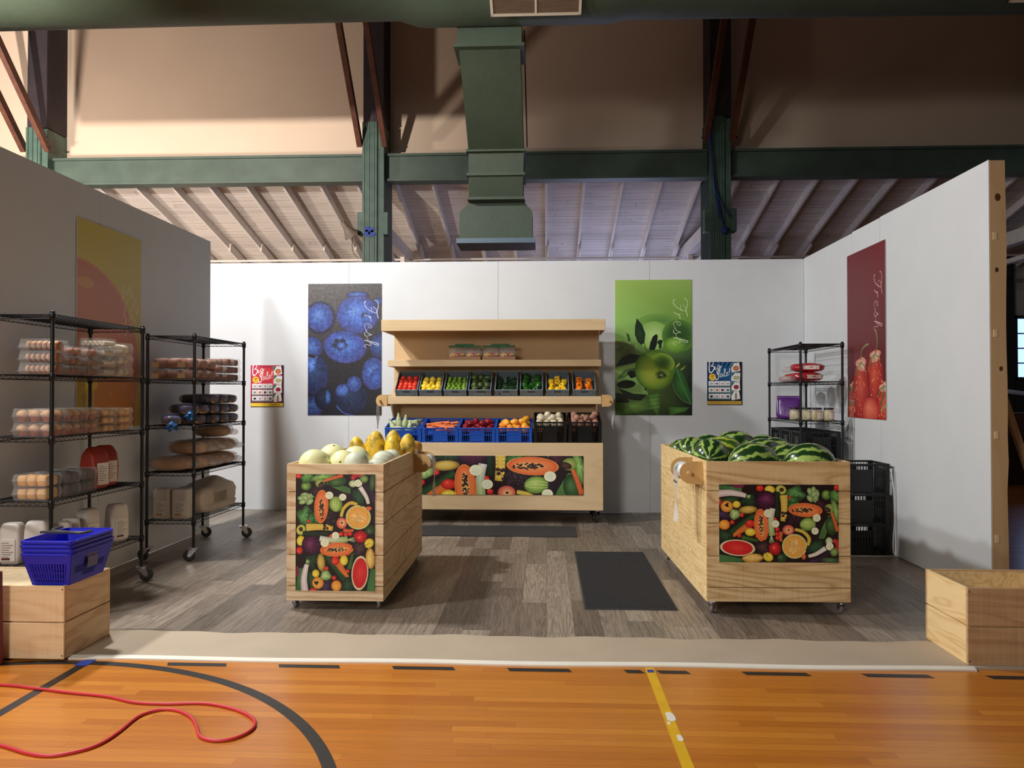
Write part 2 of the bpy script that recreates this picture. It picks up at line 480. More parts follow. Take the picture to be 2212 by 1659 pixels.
def veg_art():
    A = Art(605, 500, 1622, 1170)
    q = random.Random(3)
    A.quad([(500,400),(1700,400),(1700,1300),(500,1300)], [(34,20,24)]*4)
    def lemon(x, y, rx, ry, rot=0): A.ell(x, y, rx, ry, [(0,(250,230,110)),(.7,(238,208,60)),(1,(196,160,34))], rot, (-.2,-.3), 18)
    def slice_(x, y, r): A.ell(x, y, r, r, [(0,(225,228,190)),(.72,(236,238,205)),(.8,(248,246,228)),(1,(232,224,150))], 0, n=18); A.ell(x, y, r*.12, r*.12, (250,250,235), n=8)
    def tom(x, y, r, r2=None): A.ell(x, y, r, r2 or r, [(0,(255,150,120)),(.2,(236,72,52)),(.75,(214,44,36)),(1,(140,22,26))], 0, (-.25,-.35), 16)
    def leaf(x, y, rx, ry, c, rot=0, w=.25): A.ell(x, y, rx, ry, [(0,tuple(v*1.25 for v in c)),(.5,c),(1,tuple(v*.5 for v in c))], rot, (0,-.2), 26, .25, w)
    def papaya(x, y, rx, ry, rot):
        A.ell(x, y, rx, ry, [(0,(240,150,80)),(.82,(236,118,66)),(.9,(222,92,44)),(1,(238,150,70))], rot, n=26)
        A.ell(x, y, rx*.34, ry*.72, [(0,(250,200,120)),(.8,(246,186,110)),(1,(236,130,70))], rot)
        for i in range(46):
            a = q.uniform(0, 2*PI); r = math.sqrt(q.uniform(0, 1))
            px, py = rx*.26*r*math.cos(a), ry*.6*r*math.sin(a); ca, sa = math.cos(R(rot)), math.sin(R(rot))
            A.ell(x+px*ca-py*sa, y+px*sa+py*ca, 5.5, 6.5, [(0,(70,58,58)),(1,(22,14,18))], n=7)
    leaf(680,535,90,40,(50,84,44)); leaf(700,640,90,40,(46,70,40))
    for i in range(12): A.stroke([(600,505+i*7),(700,520+i*6),(800,505+i*9)], 6, (60,104,56), (92,134,80))
    leaf(860,640,75,60,(34,58,36)); A.ell(770,515,50,16,(120,40,70))
    A.ell(640,765,75,36,[(0,(84,56,92)),(1,(34,18,40))],15,(-.2,-.4))
    A.stroke([(600,580),(700,572),(790,585),(835,598)], 62, (238,214,210), (246,232,226), 34, edge=.82); leaf(855,603,22,18,(150,176,110))
    tom(955,533,34,28)
    lemon(1040,543,45,34,8)
    A.ell(1135,545,48,40,[(0,(214,206,110)),(.7,(206,204,96)),(1,(120,140,50))],20); A.ell(1140,545,20,18,[(0,(90,56,24)),(1,(56,36,16))])
    A.ell(1005,635,92,82,[(0,(128,60,96)),(.4,(92,34,70)),(.8,(64,22,52)),(1,(34,12,30))],0,(0,-.2),28,.22)
    A.stroke([(1103,560),(1100,650),(1104,780)], 44, (40,58,34), (36,50,30), edge=.5)
    leaf(1255,580,88,62,(84,134,74)); leaf(1230,640,60,44,(66,112,60))
    for (x, y) in ((1380,560),(1410,550),(1440,575),(1400,600),(1430,620),(1445,650),(1380,620),(1415,580)): A.ell(x,y,22,36,[(0,(206,222,160)),(1,(110,148,80))],q.uniform(-40,40),n=12)
    A.ell(1520,588,42,44,[(0,(170,196,100)),(.6,(108,146,64)),(1,(48,76,34))],0,(-.2,-.3))
    leaf(1600,600,60,55,(90,140,70)); leaf(1600,730,34,110,(128,170,90),-12,.12)
    A.ell(1470,670,50,40,[(0,(86,40,54)),(1,(34,18,28))],0,(0,0),20,.3,.2)
    A.stroke([(1155,590),(1162,700),(1150,815)], 66, (240,206,96), (228,188,74), 44, edge=.8)
    for i in range(9):
        for k in range(3): A.ell(1140+k*19, 605+i*23, 8, 8, [(0,(252,226,120)),(1,(222,178,64))], n=8)
    leaf(1240,690,50,50,(70,120,60))
    A.ell(672,690,54,50,[(0,(250,190,100)),(.7,(238,160,68)),(1,(190,106,34))],0,(-.1,-.2)); A.ell(673,678,16,18,(46,30,22),wob=.4)
    lemon(755,672,34,31); A.ell(852,717,80,34,[(0,(226,200,110)),(.6,(206,170,76)),(1,(120,96,40))],-4,(0,-.3)); A.ell(738,757,46,46,[(0,(206,220,160)),(.6,(160,186,112)),(1,(90,118,62))],0,(0,-.3),20,.15,.12)
    for (x, y, r) in ((800,762,19),(885,782,19),(718,826,19),(778,940,19),(1102,885,20),(1098,925,19),(1104,960,20),(1082,800,18),(928,945,16),(1210,610,14)): tom(x, y, r)
    A.stroke([(690,925),(790,850),(905,765)], 62, (44,74,40), (52,86,46), 52, edge=.5)
    A.stroke([(700,965),(775,905),(868,850)], 14, (238,130,60), (226,116,48), 70, edge=.85)
    tom(870,838,42,35); lemon(872,910,46,34)
    A.ell(650,847,48,44,[(0,(252,190,90)),(.7,(242,156,54)),(1,(190,100,30))],0,(-.2,-.2)); leaf(655,945,62,58,(44,68,46))
    A.stroke([(1062,705),(1048,790),(1050,880),(1056,940)], 48, (240,238,230), (170,196,110), 52, edge=.8)
    for i in range(5): A.stroke([(1050,935),(1035+i*9,990),(1020+i*14,1010)], 5, (196,210,160), (120,140,90))
    papaya(965,850,62,142,-4); slice_(1022,747,36)
    A.ell(1240,795,68,58,[(0,(74,50,62)),(1,(26,14,22))],0,(0,0),24,.4,.2)
    for i in range(26): A.ell(1240+q.uniform(-66,66), 790+q.uniform(-52,52), 11, 11, [(0,(96,66,80)),(.5,(48,26,38)),(1,(20,10,16))],0,(-.3,-.3),9)
    papaya(1340,718,145,60,0) if False else None
    A.ell(1340,718,146,60,[(0,(244,160,90)),(.8,(238,120,68)),(.9,(222,92,44)),(1,(240,160,80))],3,n=26)
    A.ell(1325,718,98,25,[(0,(250,200,120)),(1,(240,140,80))],2)
    for i in range(56):
        a = q.uniform(0, 2*PI); r = math.sqrt(q.uniform(0, 1)); A.ell(1312+88*r*math.cos(a), 720+20*r*math.sin(a), 7, 5.5, [(0,(70,58,58)),(1,(22,14,18))], n=7)
    for (x, y) in ((1146,742),(1168,748),(1150,768)): A.ell(x, y, 13, 12, [(0,(90,50,60)),(1,(30,14,20))], n=10)
    A.ell(1545,705,42,40,[(0,(190,196,110)),(1,(116,140,60))],-20); A.ell(1525,715,34,22,[(0,(100,66,56)),(1,(40,22,26))],20)
    A.stroke([(1395,800),(1440,900),(1440,960)], 60, (56,30,58), (44,24,46), edge=.5)
    A.ell(1360,840,68,56,[(0,(196,214,120)),(.6,(150,184,84)),(1,(92,126,52))],-8,(-.1,-.3))
    for dy in (-22, 0, 22): A.stroke([(1300,840+dy*.4),(1360,838+dy),(1425,842+dy*.7)], 4, (206,222,140))
    slice_(1087,838,32); slice_(1437,785,34); slice_(1422,898,31)
    A.ell(1195,890,50,44,[(0,(252,214,150)),(.5,(244,150,110)),(1,(196,70,66))],0,(.1,.2)); A.ell(1198,892,9,8,(60,30,24))
    A.stroke([(1252,886),(1320,905),(1370,960),(1362,1024)], 26, (236,206,84), (226,190,70), 34, edge=.8)
    A.stroke([(1135,905),(1128,950),(1135,990)], 36, (234,110,60), (220,96,50), 24, edge=.8)
    for i in range(8): A.stroke([(1455+i*6,965),(1480+i*7,880),(1540+i*3,765)], 6, (70,110,56), (96,140,76))
    A.ell(1560,852,50,84,[(0,(90,128,72)),(.5,(60,94,50)),(1,(28,50,28))],-6,(-.2,-.2))
    A.stroke([(1562,740),(1590,820),(1612,900)], 22, (240,120,64), (226,100,50), 30, edge=.85)
    A.ell(762,1045,154,72,[(0,(238,70,62)),(.5,(224,44,46)),(.84,(206,34,40)),(.88,(244,226,190)),(.93,(230,224,170)),(1,(60,96,44))],4,n=30)
    for i in range(4): A.stroke([(660,1015+i*18),(760,1010+i*20),(870,1020+i*18)], 3, (190,30,38))
    A.stroke([(800,955),(860,968),(935,985)], 40, (80,120,56), (60,96,44), 28, edge=.55)
    A.ell(978,1040,66,60,[(0,(80,50,60)),(1,(30,16,24))],0,(0,0),24,.4,.25)
    for i in range(14): A.stroke([(975,1035),(975+q.uniform(-60,60),1035+q.uniform(-55,55))], 4, (96,66,60), sub=1)
    A.ell(1080,1050,54,58,[(0,(255,120,100)),(.3,(226,44,46)),(1,(130,18,26))],0,(-.2,-.2),20,.05,.08)
    A.ell(1247,1030,106,106,[(0,(230,196,120)),(.4,(240,178,86)),(.84,(240,168,72)),(.9,(206,206,120)),(1,(222,206,140))],n=30)
    A.ell(1240,1030,42,70,[(0,(226,160,90)),(.6,(238,196,120)),(1,(242,178,90))],10,(0,0),20,.15)
    leaf(1435,1040,80,62,(44,72,50)); A.stroke([(1365,1115),(1430,1095),(1510,1045)], 26, (240,226,214), (246,238,226), 40, edge=.85)
    A.stroke([(1380,1165),(1480,1130),(1550,1060)], 60, (72,44,74), (44,26,48), 40, edge=.5)
    for i in range(7): A.ell(1608+q.uniform(-20,20), 985+i*12, 24, 20, [(0,(240,70,70)),(1,(160,26,36))], n=10)
    A.ell(1540,985,30,34,[(0,(240,244,220)),(1,(160,186,110))]); slice_(1545,1030,33)
    A.ell(1582,1078,34,36,[(0,(166,190,110)),(1,(80,112,54))]); A.ell(1550,1148,84,24,[(0,(90,124,80)),(1,(36,60,34))],3)
    tom(1606,525,22,28); tom(612,650,14,30); A.ell(1325,1118,18,24,(230,110,60))
    for i in range(10): A.stroke([(600,1105+i*7),(700,1120+i*5),(800,1140+i*4)], 6, (84,130,72), (60,104,56))
    A.ell(890,1133,92,40,[(0,(246,206,120)),(.6,(230,180,84)),(1,(170,120,50))],-3,(0,-.3))
    for dy in (-14, 8): A.stroke([(812,1135),(890,1128+dy),(970,1133)], 4, (250,222,150))
    lemon(1022,1122,45,38,30); A.stroke([(1025,1130),(1005,1095),(985,1065)], 4, (60,36,30))
    A.ell(1137,1132,44,44,[(0,(110,140,96)),(.3,(60,88,52)),(1,(26,44,26))],0,(-.3,-.3))
    return A

def blueberry_art():
    A = Art(38, 72, 888, 1588)
    A.quad([(0,0),(950,0),(950,900),(0,900)], [(92,86,84),(74,68,68),(32,29,33),(42,39,43)])
    A.quad([(0,900),(950,900),(950,1650),(0,1650)], [(42,39,43),(32,29,33),(18,17,24),(16,16,26)])
    def berry(x, y, rx, ry, b=1.0, cal=None, rot=0, soft=False):
        st = [(0,(98*b,132*b,200*b)),(.35,(72*b,104*b,182*b)),(.7,(58*b,78*b,152*b)),(.92,(64*b,70*b,134*b)),(1,(40*b,42*b,80*b))]
        if soft: st.append((1.12,(36,33,39)))
        A.ell(x, y, rx, ry, st, rot, (-.15,-.2), 30, .14, sd=int(x))
        if cal:
            cx, cy, r = cal
            for i in range(5):
                a = i*2*PI/5 + .3
                A.ell(cx+r*.55*math.cos(a), cy+r*.4*math.sin(a), r*.42, r*.36, [(0,(30,30,48)),(1,(52,60,96))], n=12)
            A.ell(cx+r*.2, cy+r*.15, r*.5, r*.4, [(0,(90,130,216)),(1,(60,76,140))], n=12)
    berry(610,205,120,42,.85,soft=True); berry(850,280,60,45,.7,soft=True)
    berry(175,460,160,170,.92,soft=True); berry(90,810,115,130,.85); berry(860,790,110,140,.75)
    berry(612,430,248,222,1.0,(690,440,45)); berry(465,802,252,190,1.0,(405,770,100),8)
    berry(110,1120,180,240,.55); A.ell(75,1000,70,110,[(0,(96,140,226)),(1,(40,54,110))],10,(0,0),20,.2); A.ell(80,905,70,28,[(0,(22,24,40)),(.8,(34,40,66)),(1,(120,130,200))],12)
    berry(800,1110,140,190,.95); A.ell(820,1160,70,110,[(0,(70,104,190)),(1,(48,64,128))],12)
    berry(90,1490,125,120,.7,rot=10,soft=True); berry(230,1400,110,130,.32); A.poly([(255,1285),(300,1330),(300,1440),(250,1460),(240,1370)], ((76,120,190),(30,50,100)))
    berry(545,1390,200,185,.42); A.ell(440,1300,90,70,[(0,(90,130,214)),(1,(44,58,112))],-30,(0,0),20,.25); berry(575,1230,85,95,.9)
    A.stroke([(370,1480),(450,1560),(580,1590)], 16, (70,96,170), (40,54,110))
    writing(A, FRESH, 692, 300, 82, (206,210,226), True, kx=118)
    return A

def apple_art():
    A = Art(45, 75, 905, 1592)
    A.quad([(0,0),(950,0),(950,560),(0,560)], [(172,204,104),(156,190,98),(112,156,66),(160,208,110)])
    A.quad([(0,560),(950,560),(950,1000),(0,1000)], [(160,208,110),(96,140,60),(34,60,36),(92,120,50)])
    A.quad([(0,1000),(950,1000),(950,1650),(0,1650)], [(118,150,70),(20,34,28),(12,18,16),(60,80,36)])
    A.ell(560,540,260,90,[(0,(92,138,66)),(1,(128,172,80))],0,n=24); A.ell(480,700,180,160,[(0,(190,226,140)),(1,(140,186,90))])
    A.ell(760,700,190,180,[(0,(44,76,34)),(.6,(60,98,44)),(1,(96,140,62))],n=24)
    A.poly([(45,760),(260,800),(300,1000),(45,1050)], ((70,80,44),(96,110,56)))
    A.ell(100,860,60,50,[(0,(60,70,40)),(1,(84,98,50))],j=.3)
    A.poly([(40,1075),(270,1010),(330,1180),(420,1360),(300,1370),(120,1300),(45,1180)], ((150,196,110),(132,172,92)))
    A.poly([(45,1600),(45,1440),(200,1430),(420,1400),(470,1520),(300,1560)], ((120,160,70),(70,100,44)))
    A.poly([(290,505),(350,580),(385,680),(375,780),(340,805),(300,770),(268,690),(270,600)], ((40,66,38),(24,44,28)))
    A.stroke([(370,780),(385,830),(400,880)], 10, (60,90,40))
    A.poly([(505,682),(525,700),(515,800),(490,860),(425,862),(440,780),(470,710)], ((22,32,26),(16,24,20)))
    A.poly([(170,670),(205,690),(220,760),(195,765)], ((60,96,48),(44,76,38))); A.ell(550,790,24,50,(28,44,26),wob=.4)
    A.ell(715,805,130,92,[(0,(150,196,84)),(.6,(120,168,62)),(1,(84,128,46))],0,(-.2,-.3))
    A.poly([(45,1050),(120,940),(220,900),(330,920),(270,1000),(120,1035)], ((26,34,26),(34,44,30)))
    A.poly([(60,1190),(150,1085),(270,1060),(270,1110),(160,1160)], ((112,150,74),(70,104,48)))
    A.ell(240,1130,55,42,(18,22,18),wob=.2); A.ell(170,1245,105,46,(24,28,24),-4)
    A.ell(495,1088,228,230,[(0,(182,196,76)),(.5,(150,178,58)),(.8,(112,150,46)),(1,(66,100,34))],0,(-.25,.35),34)
    A.ell(585,1000,130,100,[(0,(44,72,32)),(.5,(76,110,38)),(1,(140,172,54))],20,n=24)
    A.ell(565,1140,75,62,[(0,(30,40,20)),(.5,(70,96,34)),(1,(138,164,54))],j=.2); A.ell(565,1142,36,28,(20,26,18),wob=.4)
    for a in range(6): A.stroke([(565,1142),(565+30*math.cos(a),1142+24*math.sin(a))], 5, (190,196,130), sub=1)
    A.ell(385,1300,12,14,(16,18,14))
    A.poly([(80,1290),(250,1350),(400,1360),(330,1430),(190,1410)], ((34,44,30),(22,30,22)))
    A.poly([(45,1340),(150,1350),(210,1450),(60,1450)], ((20,26,20),(30,38,26)))
    A.poly([(415,1350),(540,1320),(550,1500),(520,1592),(440,1500),(405,1440)], ((110,160,64),(60,100,40)))
    for i in range(4): A.stroke([(430,1380+i*45),(540,1360+i*45)], 5, (140,186,90), sub=1)
    A.poly([(735,1060),(775,1080),(840,1190),(905,1370),(895,1470),(800,1425),(720,1330),(690,1240),(700,1150)], ((70,130,60),(40,84,40)))
    A.stroke([(735,1070),(790,1230),(890,1460)], 7, (104,160,86)); A.stroke([(690,1240),(720,1330),(800,1425),(890,1468)], 4, (150,180,110))
    A.poly([(765,1000),(768,1030),(730,1062),(725,1045)], (150,176,70)); A.poly([(840,1035),(815,1070),(780,1095),(780,1075)], (140,166,66))
    A.poly([(640,1495),(880,1500),(830,1550),(660,1592)], ((96,150,60),(56,96,40)))
    writing(A, FRESH, 700, 320, 82, (226,240,196), True, kx=112)
    return A

def strawberry_art():
    A = Art(0, 0, 100, 180)
    A.quad([(0,0),(100,0),(100,180),(0,180)], [(112,36,43),(118,36,42),(88,24,31),(90,24,31)])
    A.ell(40,60,50,70,[(0,(112,44,51)),(1,(113,36,43))])
    def sb(x, y, rx, ry, rot=0):
        A.ell(x, y, rx, ry, [(0,(214,92,70)),(.5,(190,54,42)),(.85,(160,36,32)),(1,(112,22,28))], rot, (-.15,-.25), 24, .06)
        q = random.Random(int(x*5))
        for i in range(40):
            a = q.uniform(0,2*PI); r = math.sqrt(q.uniform(0,.8)); A.ell(x+rx*r*math.cos(a), y+ry*r*math.sin(a), .7, 1.1, (246,170,120), n=6)
        A.ell(x+.5, y-ry*.78, rx*.62, ry*.2, [(0,(236,210,196)),(1,(224,130,110))], rot, (0,0), 18, .15, .2)
        for a in (-2.4,-1.6,-.8,0,.8): A.stroke([(x, y-ry*.85),(x+rx*.5*math.sin(a*1.2), y-ry*.7),(x+rx*.8*math.sin(a*1.2), y-ry*.45)], 2.2, (150,150,96), (96,110,60), .8)
    sb(16,164,14,24); sb(74,140,21,32,-6); sb(38,152,22,38,2); sb(12,172,10,12); sb(96,168,20,26)
    A.ell(62,172,20,14,[(0,(240,130,100)),(1,(196,56,48))],0,(-.2,-.3),20,.06)
    A.stroke([(37,118),(40,108),(50,103),(58,102)], 2.6, (92,104,56), (150,160,110), 2)
    A.stroke([(76,112),(80,102),(78,92),(74,88)], 2.6, (92,104,56), (150,160,110), 2)
    A.stroke([(86,166),(92,160),(96,152)], 2.6, (70,96,50)); A.stroke([(88,172),(94,168),(100,166)], 2, (150,170,100)); A.stroke([(2,152),(5,144),(3,138)], 2.4, (90,100,54))
    writing(A, FRESH, 73, 34, 9.8, (232,190,190), True, kx=12.6)
    return A

def citrus_art():
    A = Art(0, 0, 100, 180)
    A.quad([(0,0),(100,0),(100,180),(0,180)], [(214,196,98),(204,192,104),(200,168,72),(206,174,66)])
    A.ell(0,126,97,92,[(0,(222,154,122)),(.6,(212,142,114)),(.96,(204,134,110)),(1,(214,150,114))],0,n=60)
    A.quad([(24,126),(92,126),(90,180),(26,180)], [(204,130,66)]*4); A.quad([(0,126),(24,126),(26,180),(0,180)], [(198,166,72)]*4)
    A.ell(12,54,12,5,(214,160,110)); A.ell(16,142,12,12,[(0,(214,200,80)),(1,(204,160,60))],j=.1,wob=.3)
    q = random.Random(8)
    for i in range(26):
        x = q.uniform(70,98); y = q.uniform(40,90)
        A.stroke([(x,y),(x+q.uniform(-5,5),y+q.uniform(3,9))], .8, (232,222,160), sub=1)
    for i in range(14):
        x = q.uniform(20,90); y = q.uniform(90,170)
        A.stroke([(x,y),(x+q.uniform(-2,2),y+q.uniform(2,7))], .7, (228,176,120), sub=1)
    return A

def sale_art(blue=False):
    A = Art(185, 140, 1265, 1490)
    if blue:
        a, b, c = (30,96,150), (14,50,92), (10,16,28)
    else:
        a, b, c = (226,70,76), (196,50,80), (70,24,46)
    A.quad([(180,130),(1270,130),(1270,800),(180,800)], [b, c if blue else (150,40,70), a, b])
    A.quad([(180,800),(1270,800),(1270,1500),(180,1500)], [b, c, c, c])
    if blue:
        for i in range(9):
            t = -.2 + i*.22; t2 = t + .1
            A.poly([(560,640),(560+900*math.cos(t),640-700*math.sin(t)),(560+900*math.cos(t2),640-700*math.sin(t2))], ((40,110,166),(30,96,150)))
    else:
        A.ell(700,450,300,230,[(0,(236,84,78)),(1,(214,62,76))],n=24)
    A.poly([(1180,130),(1270,130),(1270,1490),(1190,1490)], c)
    cards = [(1060,310,-8),(1070,610,4),(1065,900,-3),(1055,1185,-9)]
    fr = [((226,130,76),92,80),((196,196,130),95,60),((178,44,60),80,66),((172,140,110),34,108)]
    for (x, y, ro), (col, rx, ry) in zip(cards, fr):
        ca, sa = math.cos(R(ro)), math.sin(R(ro))
        A.poly([(x+u*ca-v*sa, y+u*sa+v*ca) for u, v in ((-135,-135),(135,-135),(135,135),(-135,135))], (240,238,236))
        A.poly([(x+u*ca-v*sa, y+u*sa+v*ca) for u, v in ((-130,-130),(-20,-130),(-130,10))], (40,110,96))
        A.ell(x+20, y+28, rx, ry, [(0,tuple(v*1.1 for v in col)),(1,tuple(v*.75 for v in col))])
        A.stroke([(x+10,y-105),(x+100,y-110)], 10, (120,120,120), sub=1)
    pal = [(170,180,170),(150,110,150),(190,180,170),(196,186,186),(150,166,140),(226,150,120),(120,50,80),(120,146,120),(40,50,44),(190,190,196),(220,180,170),(90,100,100)]
    k = 0
    for r in range(3):
        for q in range(4):
            x = 312 + q*169; y = 812 + r*200
            A.poly([(x-80,y-72),(x+80,y-72),(x+80,y+72),(x-80,y+72)], (238,236,238))
            A.poly([(x-80,y+75),(x+80,y+75),(x+80,y+105),(x-80,y+105)], (110,150,146))
            A.ell(x+8, y+10, 46 if q % 2 == 0 else 52, 40 if r else 26, [(0,pal[k]),(1,tuple(v*.8 for v in pal[k]))], wob=.1, n=14); k += 1
            A.stroke([(x-60,y+88),(x+50,y+88)], 12, (50,60,70), sub=1)
    A.poly([(180,1365),(1240,1365),(1240,1470),(180,1470)], (206,166,70) if blue else (246,214,70))
    for i, (x0, x1) in enumerate([(800,870),(900,980),(1010,1070),(1100,1170)]): A.stroke([(x0,1415),(x1,1415)], 26, (150,110,30), sub=1)
    A.stroke([(340,1410),(680,1410)], 8, (190,150,40), sub=1)
    A.ell(350,615,108,108,[(0,(255,224,90)),(1,(248,196,56))]); A.stroke([(300,590),(400,575)], 40, (150,110,30), sub=1); A.stroke([(310,655),(400,645)], 24, (160,110,40), sub=1)
    writing(A, BIG, 235, 470, 168, (252,252,252), False, 0.0)
    writing(A, SALE, 430, 690, 150, (252,252,252), False, 0.0)
    return A
# ------------------------------------------------------------------ floor materials
def plank_mat(name, axis, w, L, cols, rough, groove, grain=(0.5, 1), seam=0.003, coat=0.0, streak=0.35, gl=120, patchy=False):
    m = bpy.data.materials.new(name); nt, b = nodes(m)
    tc = nt.nodes.new('ShaderNodeTexCoord')
    sp = nt.nodes.new('ShaderNodeSeparateXYZ'); nt.links.new(tc.outputs['Object'], sp.inputs[0])
    al, ac = (sp.outputs[0], sp.outputs[1]) if axis == 'x' else (sp.outputs[1], sp.outputs[0])
    row = mathn(nt, 'FLOOR', mathn(nt, 'DIVIDE', ac, w))
    wn = nt.nodes.new('ShaderNodeTexWhiteNoise'); wn.noise_dimensions = '1D'; nt.links.new(row, wn.inputs['W'])
    off = mathn(nt, 'MULTIPLY', wn.outputs['Value'], L*3.7)
    col = mathn(nt, 'FLOOR', mathn(nt, 'DIVIDE', mathn(nt, 'ADD', al, off), L))
    cx = nt.nodes.new('ShaderNodeCombineXYZ'); nt.links.new(row, cx.inputs[0]); nt.links.new(col, cx.inputs[1])
    w2 = nt.nodes.new('ShaderNodeTexWhiteNoise'); w2.noise_dimensions = '3D'; nt.links.new(cx.outputs[0], w2.inputs['Vector'])
    rp = ramp(nt, cols); nt.links.new(w2.outputs['Value'], rp.inputs[0])
    # fibre grain, shifted per plank
    gx = nt.nodes.new('ShaderNodeCombineXYZ')
    nt.links.new(mathn(nt, 'ADD', mathn(nt, 'MULTIPLY', al, grain[0]), mathn(nt, 'MULTIPLY', w2.outputs['Value'], 37.0)), gx.inputs[0])
    nt.links.new(mathn(nt, 'MULTIPLY', ac, grain[1]), gx.inputs[1]); nt.links.new(mathn(nt, 'MULTIPLY', w2.outputs['Value'], 11.0), gx.inputs[2])
    g1 = noise(nt, gx.outputs[0], 1.0, 5, 0.8)
    g = mathn(nt, 'PINGPONG', mathn(nt, 'MULTIPLY', g1, gl/20.0), 0.5)
    g2 = noise(nt, gx.outputs[0], 5.0, 3)
    v = mathn(nt, 'ADD', mathn(nt, 'MULTIPLY', mathn(nt, 'SUBTRACT', g, 0.25), streak*2), mathn(nt, 'MULTIPLY', mathn(nt, 'SUBTRACT', g2, 0.5), streak*1.6))
    v = mathn(nt, 'ADD', v, 1.0)
    hs = nt.nodes.new('ShaderNodeHueSaturation'); nt.links.new(rp.outputs[0], hs.inputs['Color']); nt.links.new(v, hs.inputs['Value'])
    fr = mathn(nt, 'FRACT', mathn(nt, 'DIVIDE', ac, w)); fl = mathn(nt, 'FRACT', mathn(nt, 'DIVIDE', mathn(nt, 'ADD', al, off), L))
    s1 = mathn(nt, 'LESS_THAN', fr, seam/w); s2 = mathn(nt, 'LESS_THAN', fl, seam/L)
    s = mathn(nt, 'MAXIMUM', s1, s2)
    if patchy:
        pn = noise(nt, gx.outputs[0], 1.3, 2)
        s = mathn(nt, 'MULTIPLY', s, mathn(nt, 'MULTIPLY', mathn(nt, 'SUBTRACT', pn, .42), 7.0, True), True)
    out = mix(nt, mathn(nt, 'MULTIPLY', s, 0.75), hs.outputs[0], groove)
    nt.links.new(out, b.inputs['Base Color'])
    b.inputs['Roughness'].default_value = rough
    b.inputs['Coat Weight'].default_value = coat; b.inputs['Coat Roughness'].default_value = 0.18
    bp = nt.nodes.new('ShaderNodeBump'); bp.inputs['Strength'].default_value = 0.15; bp.inputs['Distance'].default_value = 0.002
    nt.links.new(mathn(nt, 'SUBTRACT', g, s), bp.inputs['Height']); nt.links.new(bp.outputs[0], b.inputs['Normal'])
    MATS[name] = m
    return m
gym_m = plank_mat('maple_gym_floor', 'x', 0.057, 1.7, [(0,(182,104,24)),(.35,(194,116,30)),(.7,(206,130,40)),(1,(186,108,26))], 0.34, (120,58,16), (3, 40), 0.0016, 0.25, 0.13, 60)
vinyl_m = plank_mat('grey_oak_vinyl', 'y', 0.178, 1.25, [(0,(106,95,84)),(.3,(124,112,99)),(.6,(140,127,113)),(.85,(156,143,128)),(1,(98,88,78))], 0.42, (66,58,52), (1.1, 20), 0.003, 0.05, 0.55, 140)
paper_m = mat('beige_floor_paper', (186, 169, 147), 0.75, noise=0.05, nscale=3, bump=0.25, bscale=7)
foam_m = mat('white_strip', (236, 230, 216), 0.7, noise=0.03)
court_black = mat('black_court_paint', (32, 30, 31), 0.45, noise=0.25, nscale=30)
court_yellow = mat('yellow_court_paint', (226, 176, 30), 0.5, noise=0.08, nscale=10)
worn = mat('worn_white_paint', (232, 228, 214), 0.7)
blue_tape = mat('blue_tape', (34, 66, 160), 0.6)

# ------------------------------------------------------------------ camera
cd = bpy.data.cameras.new('camera'); cam = bpy.data.objects.new('camera', cd); COL.objects.link(cam)
cam.location = (0, 0, 1.5); cam.rotation_euler = (R(90 + 0.712), 0, R(2.57))
cd.sensor_width = 36; cd.lens = 1650.0/2212*36; cd.clip_end = 100
bpy.context.scene.camera = cam

# ------------------------------------------------------------------ the hall
m = MB(); m.box(-16, 16, -4, 20.4, -0.2, -0.012); struct('floor', m, gym_m)
m = MB(); m.box(-3.82, 3.30, 4.72, 8.3, -0.0115, 0.0); m.box(-5.4, 3.30, 8.3, 9.70, -0.0115, 0.0); struct('trim_1', m, vinyl_m)
# wavy paper border and its pale front edge
m = MB(); N = 60
vs = []; fs = []
for i in range(N+1):
    x = -2.68 + (2.31+2.68)*i/N + (-.9 if i == 0 else 0)*0
    yf = 4.275 + 0.016*i/N*2 + .008*math.sin(i*.35); yb = 4.735 + .012*math.sin(i*.55) + .01*math.sin(i*1.3)
    vs += [(x, yf, .0006), (x, yb, .0012), (x, yf, -.0115), (x, yb, -.0115)]
for i in range(N):
    a = i*4; b = a+4
    fs += [(a, b, b+1, a+1), (a+2, b+2, b, a), (a+1, b+1, b+3, a+3)]
m.add(vs, fs); m.box(-3.5, -2.68, 4.275, 4.735, -.0115, .001); m.box(2.31, 3.6, 4.31, 4.74, -.0115, .001)
struct('trim_2', m, paper_m)
m = MB(); vs = []; fs = []
for i in range(N+1):
    x = -2.72 + (2.34+2.72)*i/N; yf = 4.243 + 0.032*i/N + .008*math.sin(i*.35)
    vs += [(x, yf, -.003), (x, yf+.036, .004), (x, yf, -.0118), (x, yf+.036, -.0118)]
for i in range(N):
    a = i*4; b = a+4; fs += [(a, b, b+1, a+1), (a+2, b+2, b, a)]
m.add(vs, fs); struct('trim_3', m, foam_m)

def ribbon(mb, pts, w, z=-0.0112, mi=0):
    vs = []; n = len(pts)
    for i in range(n):
        a = pts[max(0, i-1)]; b = pts[min(n-1, i+1)]
        dx, dy = b[0]-a[0], b[1]-a[1]; d = math.hypot(dx, dy)
        nx, ny = -dy/d*w/2, dx/d*w/2
        vs += [(pts[i][0]+nx, pts[i][1]+ny, z), (pts[i][0]-nx, pts[i][1]-ny, z)]
    mb.add(vs, [(2*i+1, 2*i+3, 2*i+2, 2*i) for i in range(n-1)], mi)
